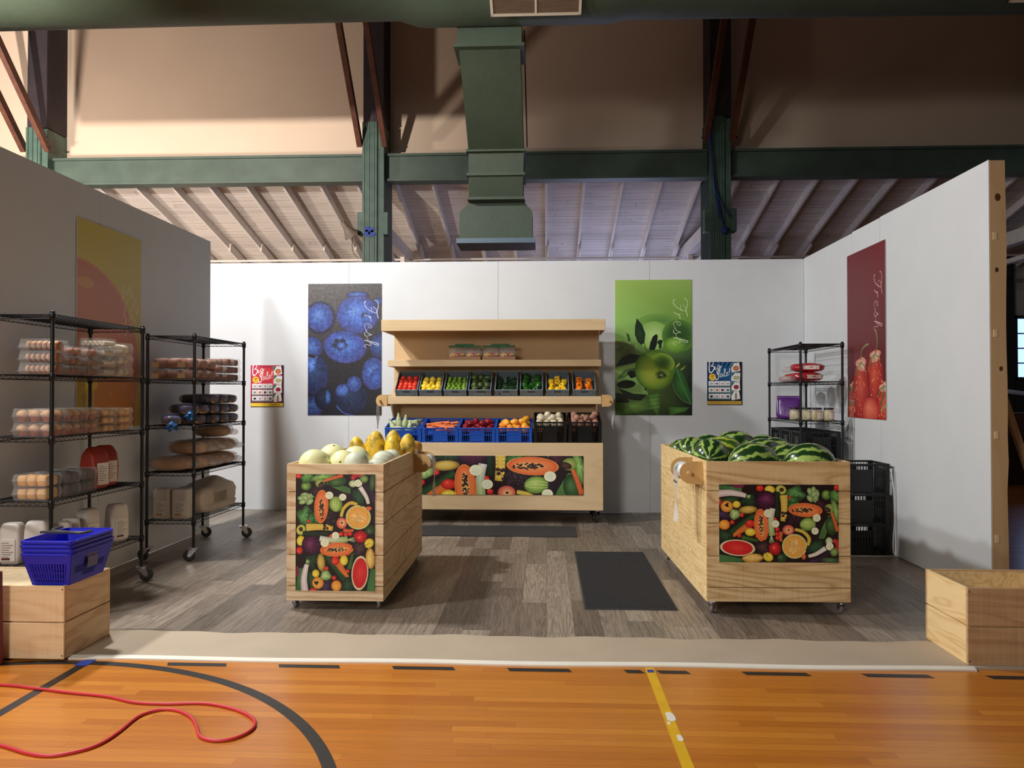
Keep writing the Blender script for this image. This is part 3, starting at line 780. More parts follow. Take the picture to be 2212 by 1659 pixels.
# painted court lines
m = MB(); cxx, cyy, cr = -2.636, 2.261, 1.936
ribbon(m, [(cxx + cr*math.cos(R(a)), cyy + cr*math.sin(R(a))) for a in range(-6, 152, 2)], 0.056)
struct('trim_4', m, court_black)
m = MB(); ribbon(m, [(-2.585, 1.5), (-2.58, 4.25)], 0.056, -0.0115); struct('trim_5', m, court_black)
m = MB()
for (a, b) in ((-2.105,-1.79),(-1.474,-1.153),(-.836,-.516),(-.199,.121),(.439,.512),(.616,.76),(1.075,1.4),(1.713,2.043),(2.366,2.69),(3.0,3.33)):
    m.add([(a-.02,4.222,-.0113),(b+.0,4.222,-.0113),(b+.02,4.172,-.0113),(a,4.172,-.0113)], [(3,2,1,0)])
struct('trim_6', m, court_black)
m = MB(); ribbon(m, [(.565, 4.26), (.572, 3.1), (.575, 1.5)], 0.05, -0.0108, 0)
for (x, y, s) in ((.578,3.62,.9),(.584,3.4,.55),(.56,3.55,.3)):
    m.add([(x+s*.025*math.cos(t*PI/4)*(1+.4*math.sin(t*3)), y+s*.06*math.sin(t*PI/4), -.0104) for t in range(8)], [tuple(range(8))], 1)
tag(m.build('trim_7', [court_yellow, worn]), kind='structure')
def tape(x, y, w, h, rz, label):
    mb = MB(); mb.box(-w/2, w/2, -h/2, h/2, 0, .0008)
    return tag(mb.build('tape_strip', blue_tape, loc=(x, y, -.0105), rot=(0, 0, rz)), label, 'tape')
tape(-2.585, 4.19, .075, .085, .0, 'short blue tape strip on the black court line by the left planter box')
tape(.566, 4.205, .035, .04, 0, 'tiny blue tape square on the yellow court line')

# stage flats: white skins on pine frames
def flat_wall(name, segs, mat_=white_p):
    mb = MB()
    for s in segs: mb.box(*s)
    return struct(name, mb, mat_)
SZ = 3.185
xs = [-5.4, -4.451, -2.533, -.613, 1.304, 3.223]
flat_wall('wall_back', [(xs[i]+.0018, xs[i+1]-.0018, 9.70, 9.706, .004, SZ) for i in range(5)])
m = MB()
for x in xs: m.box(x-.045, x+.045, 9.707, 9.797, 0.002, SZ-.004)
m.box(-5.4, 3.3, 9.707, 9.797, SZ-.06, SZ-.004); m.box(-5.4, 3.3, 9.707, 9.797, .0, .05)
struct('trim_8', m, stud_z)
flat_wall('wall_left', [(-3.726, -3.72, 4.72, 6.198, .004, SZ), (-3.726, -3.72, 6.202, 8.296, .004, SZ)])
m = MB()
for y in (4.72, 6.155, 8.206): m.box(-3.817, -3.727, y, y+.09, .002, SZ-.004)
m.box(-3.817, -3.727, 4.72, 8.296, SZ-.06, SZ-.004); struct('trim_9', m, stud_z)
flat_wall('wall_right', [(3.223, 3.229, 5.702, 7.518, .004, 3.205), (3.223, 3.229, 7.522, 8.19, .004, 3.2), (3.223, 3.229, 8.193, 9.698, .004, 3.19)])
# the pine stud frame at the near end of the right wall
t = thing('wall_frame', 'pine timber stud frame on the near end of the right white wall', 'frame', (3.23, 5.70, 0))
m = MB()
N = 16; L_ = [(0, .0), (.0, 0)]
poly = [(0, 0)] + [(.112 + .004*math.sin(i*1.1) + (.01 if i == 5 else 0), i*3.2/N) for i in range(N+1)] + [(0, 3.2)]
m.prism(poly, 'y', 0.0, .045); m.build('stud', stud_z, t)
for y in (1.75, 3.4): 
    m = MB(); m.box(0, .09, y, y+.045, 0.002, 3.18); m.build('stud', stud_z, t)
m = MB(); m.box(0, .09, .045, 3.9, 3.1, 3.145); m.build('top_plate', stud_z, t)
for z in (2.62, 1.91, 1.17, .42):
    m = MB(); m.bbox(.018, .045, -.004, .0, z, z+.055, .001); m.build('shim', edge_m, t)
knot = mat('pine_knot', (96, 56, 24), 0.5)
for (x, z, r) in ((.055, 2.93, .022), (.045, 2.4, .014), (.07, 1.68, .014)):
    m = MB(); m.lathe([(r*.3, -.0015), (r*.8, -.001), (r, 0)], 12, M=Matrix.Translation((x, .0, z)) @ Matrix.Rotation(-PI/2, 4, 'X') @ Matrix.Scale(1.3, 4, (0,1,0))); m.build('knot', knot, t)
# raking brace behind the right wall
m = MB(); m.box(-.045, 0, -.02, .02, 0, 2.6, M=Matrix.Translation((4.16, 6.3, -.012)) @ Matrix.Rotation(-math.atan2(.17*1.1+.13, 1), 4, 'Y'))
tag(m.build('wall_brace', stud_z), 'slanted timber board bracing the right wall from behind', 'brace')

# ------------------------------------------------------------------ old hall structure above
green_m = mat('green_steel_paint', (72, 88, 78), 0.5, noise=0.18, nscale=2.2)
green_w = mat('green_wood_paint', (74, 98, 87), 0.55, noise=0.2, nscale=5)
green_d = mat('green_duct_paint', (68, 80, 64), 0.6, noise=0.13, nscale=1.6, bump=0.3, bscale=14)
brown_t = mat('brown_timber', (92, 52, 36), 0.6, noise=0.3, nscale=6)
dark_t = mat('dark_timber', (44, 34, 40), 0.7, noise=0.2, nscale=4)
beige_m = mat('beige_wall_paint', (208, 186, 164), 0.8, noise=0.03, nscale=1)
roofw_m = plank_mat('white_roof_boards', 'x', 0.15, 4.5, [(0,(206,198,190)),(.5,(216,208,200)),(1,(196,188,182))], 0.75, (40,32,28), (.9, 3), 0.012, 0, 0.05, 30, True)
raft_m = mat('white_painted_rafter', (220, 214, 208), 0.7, noise=0.06, nscale=6)
# high side wall above the beam
m = MB(); m.box(-16, 16, 16.0, 16.2, 6.3, 12.5); struct('wall_far', m, beige_m)
m = MB(); m.box(-16, 16, -4, 16.2, 12.5, 12.7); struct('ceiling', m, mat('dark_ceiling', (150,130,112), .9))
m = MB(); m.box(-16, 16, 15.56, 15.72, 5.90, 6.40); m.box(-16, 16, 15.5, 15.78, 6.38, 6.43); m.box(-16, 16, 15.49, 15.79, 5.86, 5.91)
struct('trim_10', m, green_m)
# sloping roof of the aisle behind
SL = 0.262
def roofz(y): return 6.27 - SL*(y - 15.3)
t_ = math.atan(SL)
m = MB(); m.box(-16, 16, 0, 5.3, 0, .05)
struct('trim_11', m, roofw_m).matrix_world = Matrix.Translation((0, 15.74, roofz(15.74))) @ Matrix.Rotation(-t_, 4, 'X')
raft0 = None
RO = ['first','second','third','fourth','fifth','sixth','seventh','eighth','ninth','tenth','eleventh','twelfth','thirteenth','fourteenth','fifteenth','sixteenth','seventeenth']
for i, k in enumerate(range(-14, 17)):
    x = k*.80
    if raft0 is None:
        m = MB(); m.box(-.025, .025, 0, 4.6, -.19, 0); raft0 = m.build('roof_rafter', raft_m)
        st = MB(); st.box(.026, .06, 3.2, 4.5, -.26, -.05); setpar_ = st.build('sister_board', raft_m, raft0)
        o = raft0
    else: o = copy_tree(raft0)
    o.matrix_world = Matrix.Translation((x, 15.8, roofz(15.8))) @ Matrix.Rotation(-t_, 4, 'X')
    n_ = ['left', 'right'][x > 0]
    tag(o, ('white roof rafter %s the green duct hood, %s from it' % (('left of', RO[-k-2]) if k < -1 else ('right of', RO[k])) if k not in (-1,) else 'white roof rafter directly behind the green duct hood'), 'rafter', 'white roof rafters behind the back wall')
m = MB(); m.cyl((-14, 19.0, 4.86), (14, 19.0, 4.86), .028, n=8)
tag(m.build('conduit_pipe', raft_m), 'long thin white pipe running under the roof rafters', 'pipe')
m = MB(); m.box(-16, 11.9, 20.2, 20.4, -.012, 4.9); m.box(11.9, 16, 20.2, 20.4, 3.5, 4.9); m.box(11.9, 16, 20.2, 20.4, -.012, 1.86); m.box(13.6, 16, 20.2, 20.4, 1.8, 3.5)
wallo = mat('grey_outer_wall', (150, 146, 142), .8)
struct('wall_outer', m, wallo)
darkp = mat('dark_panelling', (26, 24, 26), .7)
m = MB(); m.box(-16, 16, 20.14, 20.2, -.012, 1.84); struct('trim_12', m, darkp)
m = MB(); m.box(11.8, 11.98, 20.1, 20.2, -.012, 5.0); struct('trim_13', m, darkp)
w = MB()
w.box(11.98, 12.06, 20.1, 20.25, 1.84, 3.5); w.box(13.5, 13.6, 20.1, 20.25, 1.84, 3.5); w.box(11.98, 13.6, 20.1, 20.25, 3.42, 3.5); w.box(11.98, 13.6, 20.1, 20.25, 1.84, 1.92)
for z in (2.28, 2.66, 3.04): w.box(12.06, 13.5, 20.14, 20.2, z-.015, z+.015)
for x in (12.55, 13.0): w.box(x-.015, x+.015, 20.14, 20.2, 1.92, 3.42)
win = tag(w.build('window_1', darkp), kind='structure')
m = MB(); m.box(12.06, 13.5, 20.21, 20.22, 1.92, 3.42); m.build('window_pane', mat('daylit_pane', (150,170,215), .4, emit=(150,180,240), es=2.2, noise=.2, nscale=6), win)
m = MB(); m.tube([(7.2, 12.5, 1.55), (8.2, 12.5, 1.42), (10, 12.5, 1.1)], .035)
tag(m.build('hand_rail', mat('pale_rail', (150,156,176), .5)), 'pale sloping rail in the dark space behind the right wall', 'rail')
m = MB(); m.box(7.0, 12.0, 13.0, 13.5, -.012, .42); m.box(7.0, 12.0, 13.5, 14.0, -.012, .8); m.box(7, 12, 14, 14.5, -.012, 1.15)
tag(m.build('bleacher_bench', mat('dark_red_wood', (70,36,30), .6)), 'dark stepped wooden bleacher in the gloom right of the stage wall', 'bench')

# columns with their braces
def make_column():
    t = thing('hall_column', 'x', 'column', (0, 0, 0))
    m = MB()
    for i in range(6): 
        d = .012*(i % 2)
        m.box(-.215 + i*.05, -.215 + i*.05 + .044, d, .9, -.012, 7.02)
    m.box(.09, .215, .06, .9, -.012, 7.0); m.box(-.215, .09, .03, .88, -.012, 7.0)
    m.build('post', green_w, t)
    m = MB(); m.box(-.2, .215, .02, .68, 7.02, 12.4); m.build('upper_post', dark_t, t)
    for sx in (-1, 1):
        m = MB(); m.box(-.05, .05, -.075, .075, 0, 5.6, M=Matrix.Translation((sx*.235 - (.04 if sx < 0 else 0), .05, 6.55)) @ Matrix.Rotation(R(43), 4, 'X'))
        m.build('brace', brown_t, t)
        m = MB(); m.bbox(sx*.26-.055, sx*.26+.055, .0, .22, 4.72, 5.18, .01); m.build('cleat', green_w, t)
        m = MB(); m.cyl((sx*.30, .08, 6.62), (sx*.36, .08, 6.62), .014, n=8); m.build('bolt', darkp, t)
    m = MB(); m.box(-.10, .10, .9, 4.2, 4.84, 5.14); m.box(-.06, .06, 1.6, 4.2, 4.45, 4.55); m.box(-.05, .05, 3.2, 3.32, 4.2, 4.9); 
    m.build('tie_beam', raft_m, t)
    return t
col0 = make_column(); used = [False]
for (x, lb) in ((-10.56, 'green plank column at the far left rising behind the left wall'), (-3.515, 'green plank column with a horn loudspeaker, behind the blueberry poster wall'), (3.465, 'green plank column with blue rope, behind the wall above the green poster'), (10.5, 'green column hidden mostly beyond the right wall')):
    place(col0, used, loc=(x, 15.3, 0), label=lb, cat='column', group='green columns of the hall')
# horn loudspeaker
t = thing('horn_speaker', 'old grey horn loudspeaker fixed to the left side of the column', 'loudspeaker', (-3.97, 15.12, 4.77))
horn = mat('grey_horn', (120, 108, 96), .6, noise=.15)
MM = Matrix.Rotation(R(-32), 4, 'Y') @ Matrix.Rotation(R(28), 4, 'X')
m = MB(); m.lathe([(.035,.2),(.05,.19),(.06,.08),(.085,.02),(.12,-.06),(.16,-.12),(.165,-.125),(.155,-.125),(.11,-.055),(.07,.02),(.04,.06)], 24, M=MM); m.build('horn', horn, t)
m = MB(); m.lathe([(.0,-.05),(.03,-.06),(.034,-.02),(.03,.05)], 14, M=MM); m.build('driver', horn, t)
m = MB(); m.tube([(.02,0,.05),(.12,.04,.02),(.2,.14,.0)], .018); m.build('bracket', horn, t)
m = MB(); m.tube(spline([(.08,.05,-.12),(.07,.05,-.3),(.1,.06,-.45),(.2,.08,-.55)], 5), .006, 6); m.build('wire', darkp, t)
# blue tape bits on column, rope on the other one
for i, (x, z, rr) in enumerate(((-3.635,4.83,.05),(-3.535,4.82,.045),(-3.63,4.75,.055),(-3.53,4.74,.06))):
    m = MB(); m.box(-rr, rr, -.004, 0, -rr, rr)
    tag(m.build('tape_patch', blue_tape, loc=(x, 15.296, z), rot=(0, .3*i, 0)), 'blue tape patch on the green column, %s of four' % ['upper left','upper right','lower left','lower right'][i], 'tape', 'blue tape patches on the column')
m = MB(); m.tube(spline([(3.24,15.22,6.95),(3.22,15.2,6.6),(3.3,15.22,5.9),(3.42,15.24,5.2),(3.5,15.25,4.85)], 6), .018, 6)
m.tube(spline([(3.23,15.21,6.9),(3.27,15.2,6.2),(3.34,15.22,5.6),(3.46,15.2,5.25),(3.6,15.23,5.05),(3.66,15.3,5.0)], 6), .012, 6)
m.tube(spline([(3.28,15.2,6.1),(3.33,15.2,5.5),(3.42,15.2,4.95)], 6), .014, 6)
m.blob(.14, .06, .14, M=Matrix.Translation((3.52, 15.23, 4.66)), amp=.2)
tag(m.build('hanging_rope', mat('navy_rope', (30, 54, 120), .7)), 'dark blue rope hanging down the front of the right green column', 'rope')

# big round duct across the top
t = thing('round_duct', 'large green ventilation duct running across the top of the hall', 'duct', (0, 8.75, 6.49))
m = MB()
prof = [(-9, .62), (-6.5, .615), (-2.3, .60), (-1.75, .60), (-1.5, .68), (.75, .68), (.95, .64), (5, .67), (9, .68)]
vs = []; n = 40
for (x, r) in prof:
    for i in range(n): vs.append((x, r*math.cos(2*PI*i/n), r*math.sin(2*PI*i/n)))
m.add(vs, [(k*n+i, k*n+(i+1)%n, (k+1)*n+(i+1)%n, (k+1)*n+i) for k in range(len(prof)-1) for i in range(n)], 0, True)
m.build('pipe', green_d, t)
flake = mat('grey_flaking_tape', (150, 156, 156), .8)
q = random.Random(4)
for (x, a) in ((1.28,-2.02),(1.5,-2.05),(2.52,-2.1),(2.7,-2.0),(2.95,-2.08),(3.15,-2.0),(3.3,-1.95)):
    m = MB(); nn = 9; L0 = q.uniform(.05,.13)
    vs = []
    for i in range(nn):
        w_ = 2*PI*i/nn; rr = q.uniform(.5, 1); aa = a + .05*math.sin(w_)*rr
        vs.append((x + L0*math.cos(w_)*rr, .634*math.cos(aa), .634*math.sin(aa)))
    m.add(vs, [tuple(range(nn))]); m.build('peeling_patch', flake, t)
def grille(x0, x1, ang):
    g = MB(); fr = .03; w_ = x1-x0; h = .36
    MMx = Matrix.Translation((0, 8.75, 6.49)) @ Matrix.Rotation(ang, 4, 'X') @ Matrix.Translation((0, -.70, 0))
    g.box(x0, x1, -.02, 0, -h/2, -h/2+fr, M=MMx); g.box(x0, x1, -.02, 0, h/2-fr, h/2, M=MMx)
    g.box(x0, x0+fr, -.02, 0, -h/2, h/2, M=MMx); g.box(x1-fr, x1, -.02, 0, -h/2, h/2, M=MMx)
    g.box((x0+x1)/2-.012, (x0+x1)/2+.012, -.018, 0, -h/2, h/2, M=MMx)
    gm = mat('cream_grille', (206, 190, 168), .55)
    o = thing('air_grille', 'x', 'grille', (0,0,0)); g.build('frame', gm, o)
    b = MB(); b.box(x0+fr, x1-fr, -.006, -.004, -h/2+fr, h/2-fr, M=MMx); b.build('backing', groove_m, o)
    l = MB()
    for i in range(18):
        z = -h/2 + fr + (h-2*fr)*(i+.5)/18; l.box(x0+fr, x1-fr, -.014, -.008, z-.003, z+.003, M=MMx)
    for i in range(40):
        x = x0+fr + (w_-2*fr)*(i+.5)/40; l.box(x-.002, x+.002, -.012, -.008, -h/2+fr, h/2-fr, M=MMx)
    l.build('louvre', mat('tan_louvre', (130, 104, 84), .6), o)
    return o
tag(grille(-.625, .395, R(63)), 'cream air grille on the round duct above the duct drop', 'grille')
tag(grille(5.05, 6.1, R(60)), 'cream air grille at the top right corner of the view', 'grille')
# the dropping duct with hood
t = thing('duct_drop', 'green rectangular duct dropping from the round duct to a flared hood', 'duct', (0, 0, 0))
def skin(mb, A, B):
    """A, B: (x0,x1,y0,y1,z) sections"""
    def c(s): return [(s[0],s[2],s[4]),(s[1],s[2],s[4]),(s[1],s[3],s[4]),(s[0],s[3],s[4])]
    mb.add(c(A)+c(B), [(0,4,5,1),(1,5,6,2),(2,6,7,3),(3,7,4,0),(0,1,2,3),(7,6,5,4)])
m = MB(); skin(m, (-1.06,-.29,9.0,9.5,5.95), (-1.06,-.29,9.0,9.5,5.63)); skin(m, (-1.04,-.31,9.02,9.5,5.63), (-1.07,-.31,10.46,10.95,4.84)); m.build('upper_duct', green_d, t)
m = MB(); skin(m, (-1.075,-.305,10.5,11.0,4.86), (-1.085,-.32,10.6,11.1,4.55)); skin(m, (-1.09,-.325,10.62,11.1,4.55), (-1.095,-.33,10.8,11.3,4.26)); m.build('lower_duct', green_d, t)
for (z, y, e, x0, x1) in ((5.63,8.99,.025,-1.07,-.28),(4.85,10.45,.02,-1.08,-.30),(4.56,10.6,.02,-1.09,-.315),(4.27,10.78,.018,-1.1,-.325)):
    m = MB(); m.box(x0-e, x1+e, y-e, y+.5, z-.02, z+.02); m.build('flange', green_d, t)
m = MB(); m.prism([(-1.1,4.26),(-.325,4.26),(-.2,4.12),(-.2,3.72),(-1.25,3.72),(-1.25,4.12)], 'y', 10.95, 11.45); m.build('hood', green_d, t)
m = MB(); m.box(-1.29, -.16, 10.9, 11.5, 3.66, 3.73); m.build('hood_lip', mat('blue_grey_lip', (96, 116, 130), .5), t)
m = MB(); m.tube([(-.265, 9.2, 5.9), (-.262, 10.5, 4.9)], .008, 6); tag(m.build('hanging_cable', darkp), 'thin dark cable beside the dropping green duct', 'cable')
# red extension cord
CP = [(-4.2,3.9),(-3.4,3.87),(-2.821,3.844),(-2.609,3.804),(-2.398,3.759),(-2.185,3.721),(-2.007,3.655),(-1.841,3.645),(-1.664,3.659),(-1.504,3.606),(-1.381,3.522),(-1.325,3.439),(-1.325,3.354),(-1.371,3.288),(-1.445,3.271),(-1.52,3.308),(-1.586,3.413),(-1.661,3.509),(-1.759,3.573),(-1.838,3.575),(-1.899,3.499),(-1.9,3.328),(-1.916,3.215),(-1.967,3.148),(-2.057,3.103),(-2.167,3.119),(-2.337,3.187),(-2.8,3.35),(-3.4,3.5)]
m = MB(); m.tube([(x, y, -.0045) for (x, y) in spline(CP, 5)], .0075, 8)
tag(m.build('extension_cord', mat('red_cord', (206, 52, 62), .45)), 'red extension cord looping across the orange gym floor', 'cord')
# ------------------------------------------------------------------ posters
seam_txt = print_m
VA = veg_art()
def poster(art, name, W, H, m, loc, rot, label, cat='poster', **k):
    return tag(art.build(name, W, H, m, loc=loc, rot=rot, **k), label, cat)
poster(blueberry_art(), 'fruit_banner', .955, 1.69, print_berry, (-2.585, 9.693, 2.066), (0, 0, 0), 'tall blueberry banner with Fresh written down its right side, left of the display', 'banner')
poster(apple_art(), 'fruit_banner', .962, 1.71, print_m, (1.349, 9.693, 2.08), (0, 0, 0), 'tall green apple banner with Fresh written down its right side', 'banner')
poster(strawberry_art(), 'fruit_banner', .92, 1.715, print_m, (3.214, 7.845, 2.107), (0, 0, -PI/2), 'dark red strawberry banner with Fresh on the right wall', 'banner')
poster(citrus_art(), 'fruit_banner', .955, 1.695, print_m, (-3.711, 6.352, 2.056), (0, 0, PI/2), 'yellow and orange citrus banner on the shaded left wall', 'banner')
poster(sale_art(False), 'sale_poster', .433, .538, print_flat, (-3.594, 9.694, 1.596), (0, 0, 0), 'red Big Sale! poster with product pictures left of the blueberry banner', 'poster')
poster(sale_art(True), 'sale_poster', .434, .541, print_flat, (2.235, 9.694, 1.626), (0, 0, 0), 'blue Big Sale! poster with product pictures right of the apple banner', 'poster')

# ------------------------------------------------------------------ casters
def caster(parent, x, y, ztop, r=.034, w=.022, ang=0, wm=None):
    MM = Matrix.Translation((x, y, 0)) @ Matrix.Rotation(ang, 4, 'Z')
    m = MB()
    m.box(-r*.8, r*.8, -r*.8, r*.8, ztop-.006, ztop, M=MM)
    m.cyl((0,0,ztop-.02), (0,0,ztop-.004), r*.6, n=12, M=MM)
    for s in (-1, 1):
        m.prism([(-r*.6, ztop-.018), (r*.6, ztop-.018), (r*.95, r*1.0), (r*.75, r*.75), (r*.4, r*.8)], 'x', s*w*.75-.0015, s*w*.75+.0015, M=MM)
    m.cyl((-w*.9, r*.7, r), (w*.9, r*.7, r), r*.16, n=8, M=MM)
    f = m.build('caster', steel, parent)
    m = MB(); m.lathe([(r*.55,-w*.5),(r*.9,-w*.5),(r,-w*.3),(r,w*.3),(r*.9,w*.5),(r*.55,w*.5)], 20, M=MM @ Matrix.Translation((0, r*.7, r)) @ Matrix.Rotation(PI/2, 4, 'Y'))
    m.build('wheel', wm or rub_g, f)
    return f

def roll_bracket(parent, side, ypos, z, gap=.30, out=.15):
    """two round-ended plywood cheeks with a dowel, on the side face at local x=0; side=+1/-1 is the outward direction"""
    m = MB()
    for y in (ypos, ypos+gap):
        pts = [(0, z), (0, z-.155)]
        for i in range(9):
            a = -PI/2 + PI*i/8*1.0
            pts.append((side*(out-.075 + .075*math.cos(a)), z-.0775 + .0775*math.sin(a)))
        m.prism(pts, 'y', y-.009, y+.009)
    m.box(min(0, side*.012), max(0, side*.012), ypos-.01, ypos+gap+.01, z-.155, z-.14)
    b = m.build('roll_bracket', dowel_m, parent)
    d = MB(); d.cyl((side*(out-.06), ypos-.06, z-.0775), (side*(out-.06), ypos+gap+.05, z-.0775), .013, n=12)
    d.build('dowel', dowel_m, b)
    return b

bagplastic = mat('thin_bag_plastic', (214, 208, 206), .3, alpha=.72, noise=.1, nscale=20)
bagwhite = mat('bag_roll_white', (232, 232, 232), .35)
greenink = mat('green_ink', (52, 124, 108), .5)
def bag_roll(name, label, x, y, z, side, L=.20, drop=.3, R_=.058, ink=True):
    t = thing(name, label, 'bag roll', (x, y, z))
    m = MB(); m.lathe([(.02,-L/2),(R_,-L/2),(R_,L/2),(.02,L/2)], 28, M=Matrix.Rotation(-PI/2, 4, 'X')); m.build('roll', bagwhite, t)
    if ink:
        m = MB()
        for (rr, a0, a1) in ((.045,0,2*PI),(.028,0,2*PI)):
            n = 24; vs = []
            for i in range(n+1):
                a = a0+(a1-a0)*i/n
                for q_ in (rr, rr-.009):
                    th_ = q_*math.sin(a)/R_; yy = q_*math.cos(a)
                    vs.append((side*(R_+.001)*math.cos(th_), yy, (R_+.001)*math.sin(th_)))
            m.add(vs, [(2*i,2*i+1,2*i+3,2*i+2) for i in range(n)])
        m.build('printed_logo', greenink, t)
    m = MB(); vs = []; n = 14
    for i in range(n+1):
        s = i/n; zz = -drop*s
        for j in range(7):
            v = j/6 - .5
            vs.append((side*(R_+.002 + .012*math.sin(s*7+v*3)*s + .006*math.sin(v*9)*s), v*L*(1-.35*s)+.012*s*math.sin(s*4), zz))
    m.add(vs, [(i*7+j, i*7+j+1, (i+1)*7+j+1, (i+1)*7+j) for i in range(n) for j in range(6)], 0, True)
    b = m.build('hanging_bag', bagplastic, t)
    if ink:
        m = MB()
        for i, (w_, h) in enumerate(((.012,.018),(.012,.013),(.012,.018),(.0,.0),(.012,.013),(.012,.018),(.012,.013),(.012,.013))):
            if w_:
                yy = -.07 + i*.017
                m.box(side*(R_+.008)-.001, side*(R_+.008)+.001, yy, yy+w_*.35, -.085, -.085+h); m.box(side*(R_+.008)-.001, side*(R_+.008)+.001, yy, yy+w_, -.085, -.081)
        m.build('printed_lettering', mat('dark_ink', (60,70,66), .5), b)
    return t

# ------------------------------------------------------------------ rolling bins
def bin_(name, label, w, d, z0, z1, seams, loc, rz, pm, fm, sm, shelf):
    """origin: front face centre on the floor, front faces -Y"""
    t = thing(name, label, 'bin', loc, rz)
    zs = [z0] + seams + [z1]
    g = .006; th = .018
    f = MB(); s1 = MB(); s2 = MB(); b = MB()
    for i in range(len(zs)-1):
        a, c = zs[i] + (g/2 if i else 0), zs[i+1] - (g/2 if i < len(zs)-2 else 0)
        f.bbox(-w/2+.002, w/2-.002, 0, th, a, c, .002); b.bbox(-w/2+.002, w/2-.002, d-th, d, a, c, .002)
        s1.bbox(-w/2, -w/2+th, .019, d-.019, a, c, .002); s2.bbox(w/2-th, w/2, .019, d-.019, a, c, .002)
    f.build('front_panel', fm, t); b.build('back_panel', fm, t); s1.build('side_panel', sm, t); s2.build('side_panel', sm, t)
    m = MB()
    m.box(-w/2+.02, w/2-.02, .02, .032, z0+.01, z1-.02); m.box(-w/2+.02, w/2-.02, d-.032, d-.02, z0+.01, z1-.02)
    m.box(-w/2+.0185, -w/2+.03, .02, d-.02, z0+.01, z1-.02); m.box(w/2-.03, w/2-.0185, .02, d-.02, z0+.01, z1-.02)
    m.build('liner', sm, t)
    m = MB()
    for (xa, xb) in ((-w/2+.0305, -w/2+.07), (w/2-.07, w/2-.0305)):
        for y in (.033, d-.073): m.box(xa, xb, y, y+.04, z0+.01, z1-.03)
    m.build('corner_post', stud_z, t)
    m = MB(); m.box(-w/2+.032, w/2-.032, .034, d-.034, shelf-.018, shelf); m.build('false_floor', sm, t)
    m = MB(); m.box(-w/2+.01, w/2-.01, .02, d-.02, z0-.002, z0+.012); m.build('base_board', sm, t)
    for sx in (-1, 1):
        for y in (.05, d-.08): caster(t, sx*(w/2-.045), y, z0-.003, ang=.35*sx, r=min(.034, z0*.38), w=.022)
    return t
SHL = .885
binL = bin_('rolling_bin', 'tall narrow pine bin of pale melons and papayas with a fruit print', .683, 1.70, .062, 1.01, [.164,.38,.596,.816], (-1.465, 5.25, 0), R(0.3), None, ply_x, ply_y, SHL)
VA.build('printed_panel', .555, .806, print_m, binL, (.003, -.004, .537), turn=True)
SHR = .862
binR = bin_('rolling_bin', 'wide pine bin full of watermelons with a fruit print on the front', .97, 1.80, .092, 1.04, [.187,.40,.62,.84], (1.567, 5.25, 0), R(1.2), None, ply_rx, ply_ry, SHR)
VA.build('printed_panel', .80, .525, print_m, binR, (.0, -.004, .622))
# roll brackets
o = roll_bracket(binL, 1, 1.22, .985, .26); o.location = (.3415, 0, 0)
bag_roll('bag_roll', 'grey plastic bag roll at the back right of the melon bin', -1.465+.3415+.09, 6.62, .9075, 1, .19, .3, ink=False)
o = roll_bracket(binR, -1, .10, 1.03, .34, .16); o.location = (-.485, 0, 0)
bag_roll('bag_roll', 'white bag roll with green print hanging on the left of the watermelon bin', .983, 5.505, .9525, -1, .21, .36)

# ------------------------------------------------------------------ display stand
D = thing('display_stand', 'large plywood produce display stand with canopy, shelves and printed base', 'display stand', (-.625, 8.80, 0))
W2 = 1.276
m = MB(); m.box(-W2, W2, .68, .70, .93, 2.33); m.build('back_board', ply_bk, D)
m = MB(); m.bbox(-W2, W2, 0, .018, .159, .932, .003); m.build('front_panel', ply_cab, D)
m = MB(); m.box(-W2, -W2+.018, .019, .70, .16, .93); m.build('side_panel', ply_cab, D)
m = MB(); m.box(W2-.018, W2, .019, .70, .16, .93); m.build('side_panel', ply_cab, D)
m = MB(); m.box(-W2+.02, W2-.02, .02, .675, .908, .926); m.build('base_top', ply_bk, D)
m = MB(); m.box(-W2+.02, W2-.02, .02, .70, .16, .18); m.build('base_bottom', ply_bk, D)
m = MB(); m.bbox(-1.282, 1.30, -.05, -.03, 2.222, 2.352, .003); m.box(-1.28, 1.298, -.03, .70, 2.335, 2.352); m.box(-1.28, -1.262, -.03, .70, 2.222, 2.335); m.box(1.28, 1.298, -.03, .70, 2.222, 2.335)
m.build('canopy', ply_cab, D)
m = MB(); m.bbox(-W2, W2, .28, .298, 1.823, 1.902, .003); m.box(-W2, W2, .298, .68, 1.862, 1.88); m.box(-W2, -W2+.018, .298, .68, 1.823, 1.89); m.box(W2-.018, W2, .298, .68, 1.823, 1.89); m.build('upper_shelf', ply_cab, D)
m = MB(); m.bbox(-W2, W2, .28, .298, 1.374, 1.467, .003); m.box(-W2, W2, .298, .68, 1.376, 1.394)
m.build('lower_shelf', ply_cab, D)
TL = R(37)
CB = (.335, 1.436)   # y, z where the tilted crates start
m = MB(); m.box(-W2+.02, W2-.02, 0, .385, -.02, -.003, M=Matrix.Translation((0, CB[0], CB[1])) @ Matrix.Rotation(TL, 4, 'X')); m.build('sloped_deck', ply_bk, D)
for x in (-W2+.03, W2-.06):
    m = MB(); m.prism([(.30,1.37),(.66,1.37),(.66,1.0)], 'x', x, x+.018); m.build('shelf_gusset', ply_cab, D)
VA.build('printed_panel', 2.1, .45, print_m, D, (.0, -.004, .558), crop=(605, 652, 1622, 906))
for sx in (-1, 1):
    for y in (.1, .6): caster(D, sx*(W2-.06), y, .157, r=.062, w=.03, ang=.5, wm=rub_d)
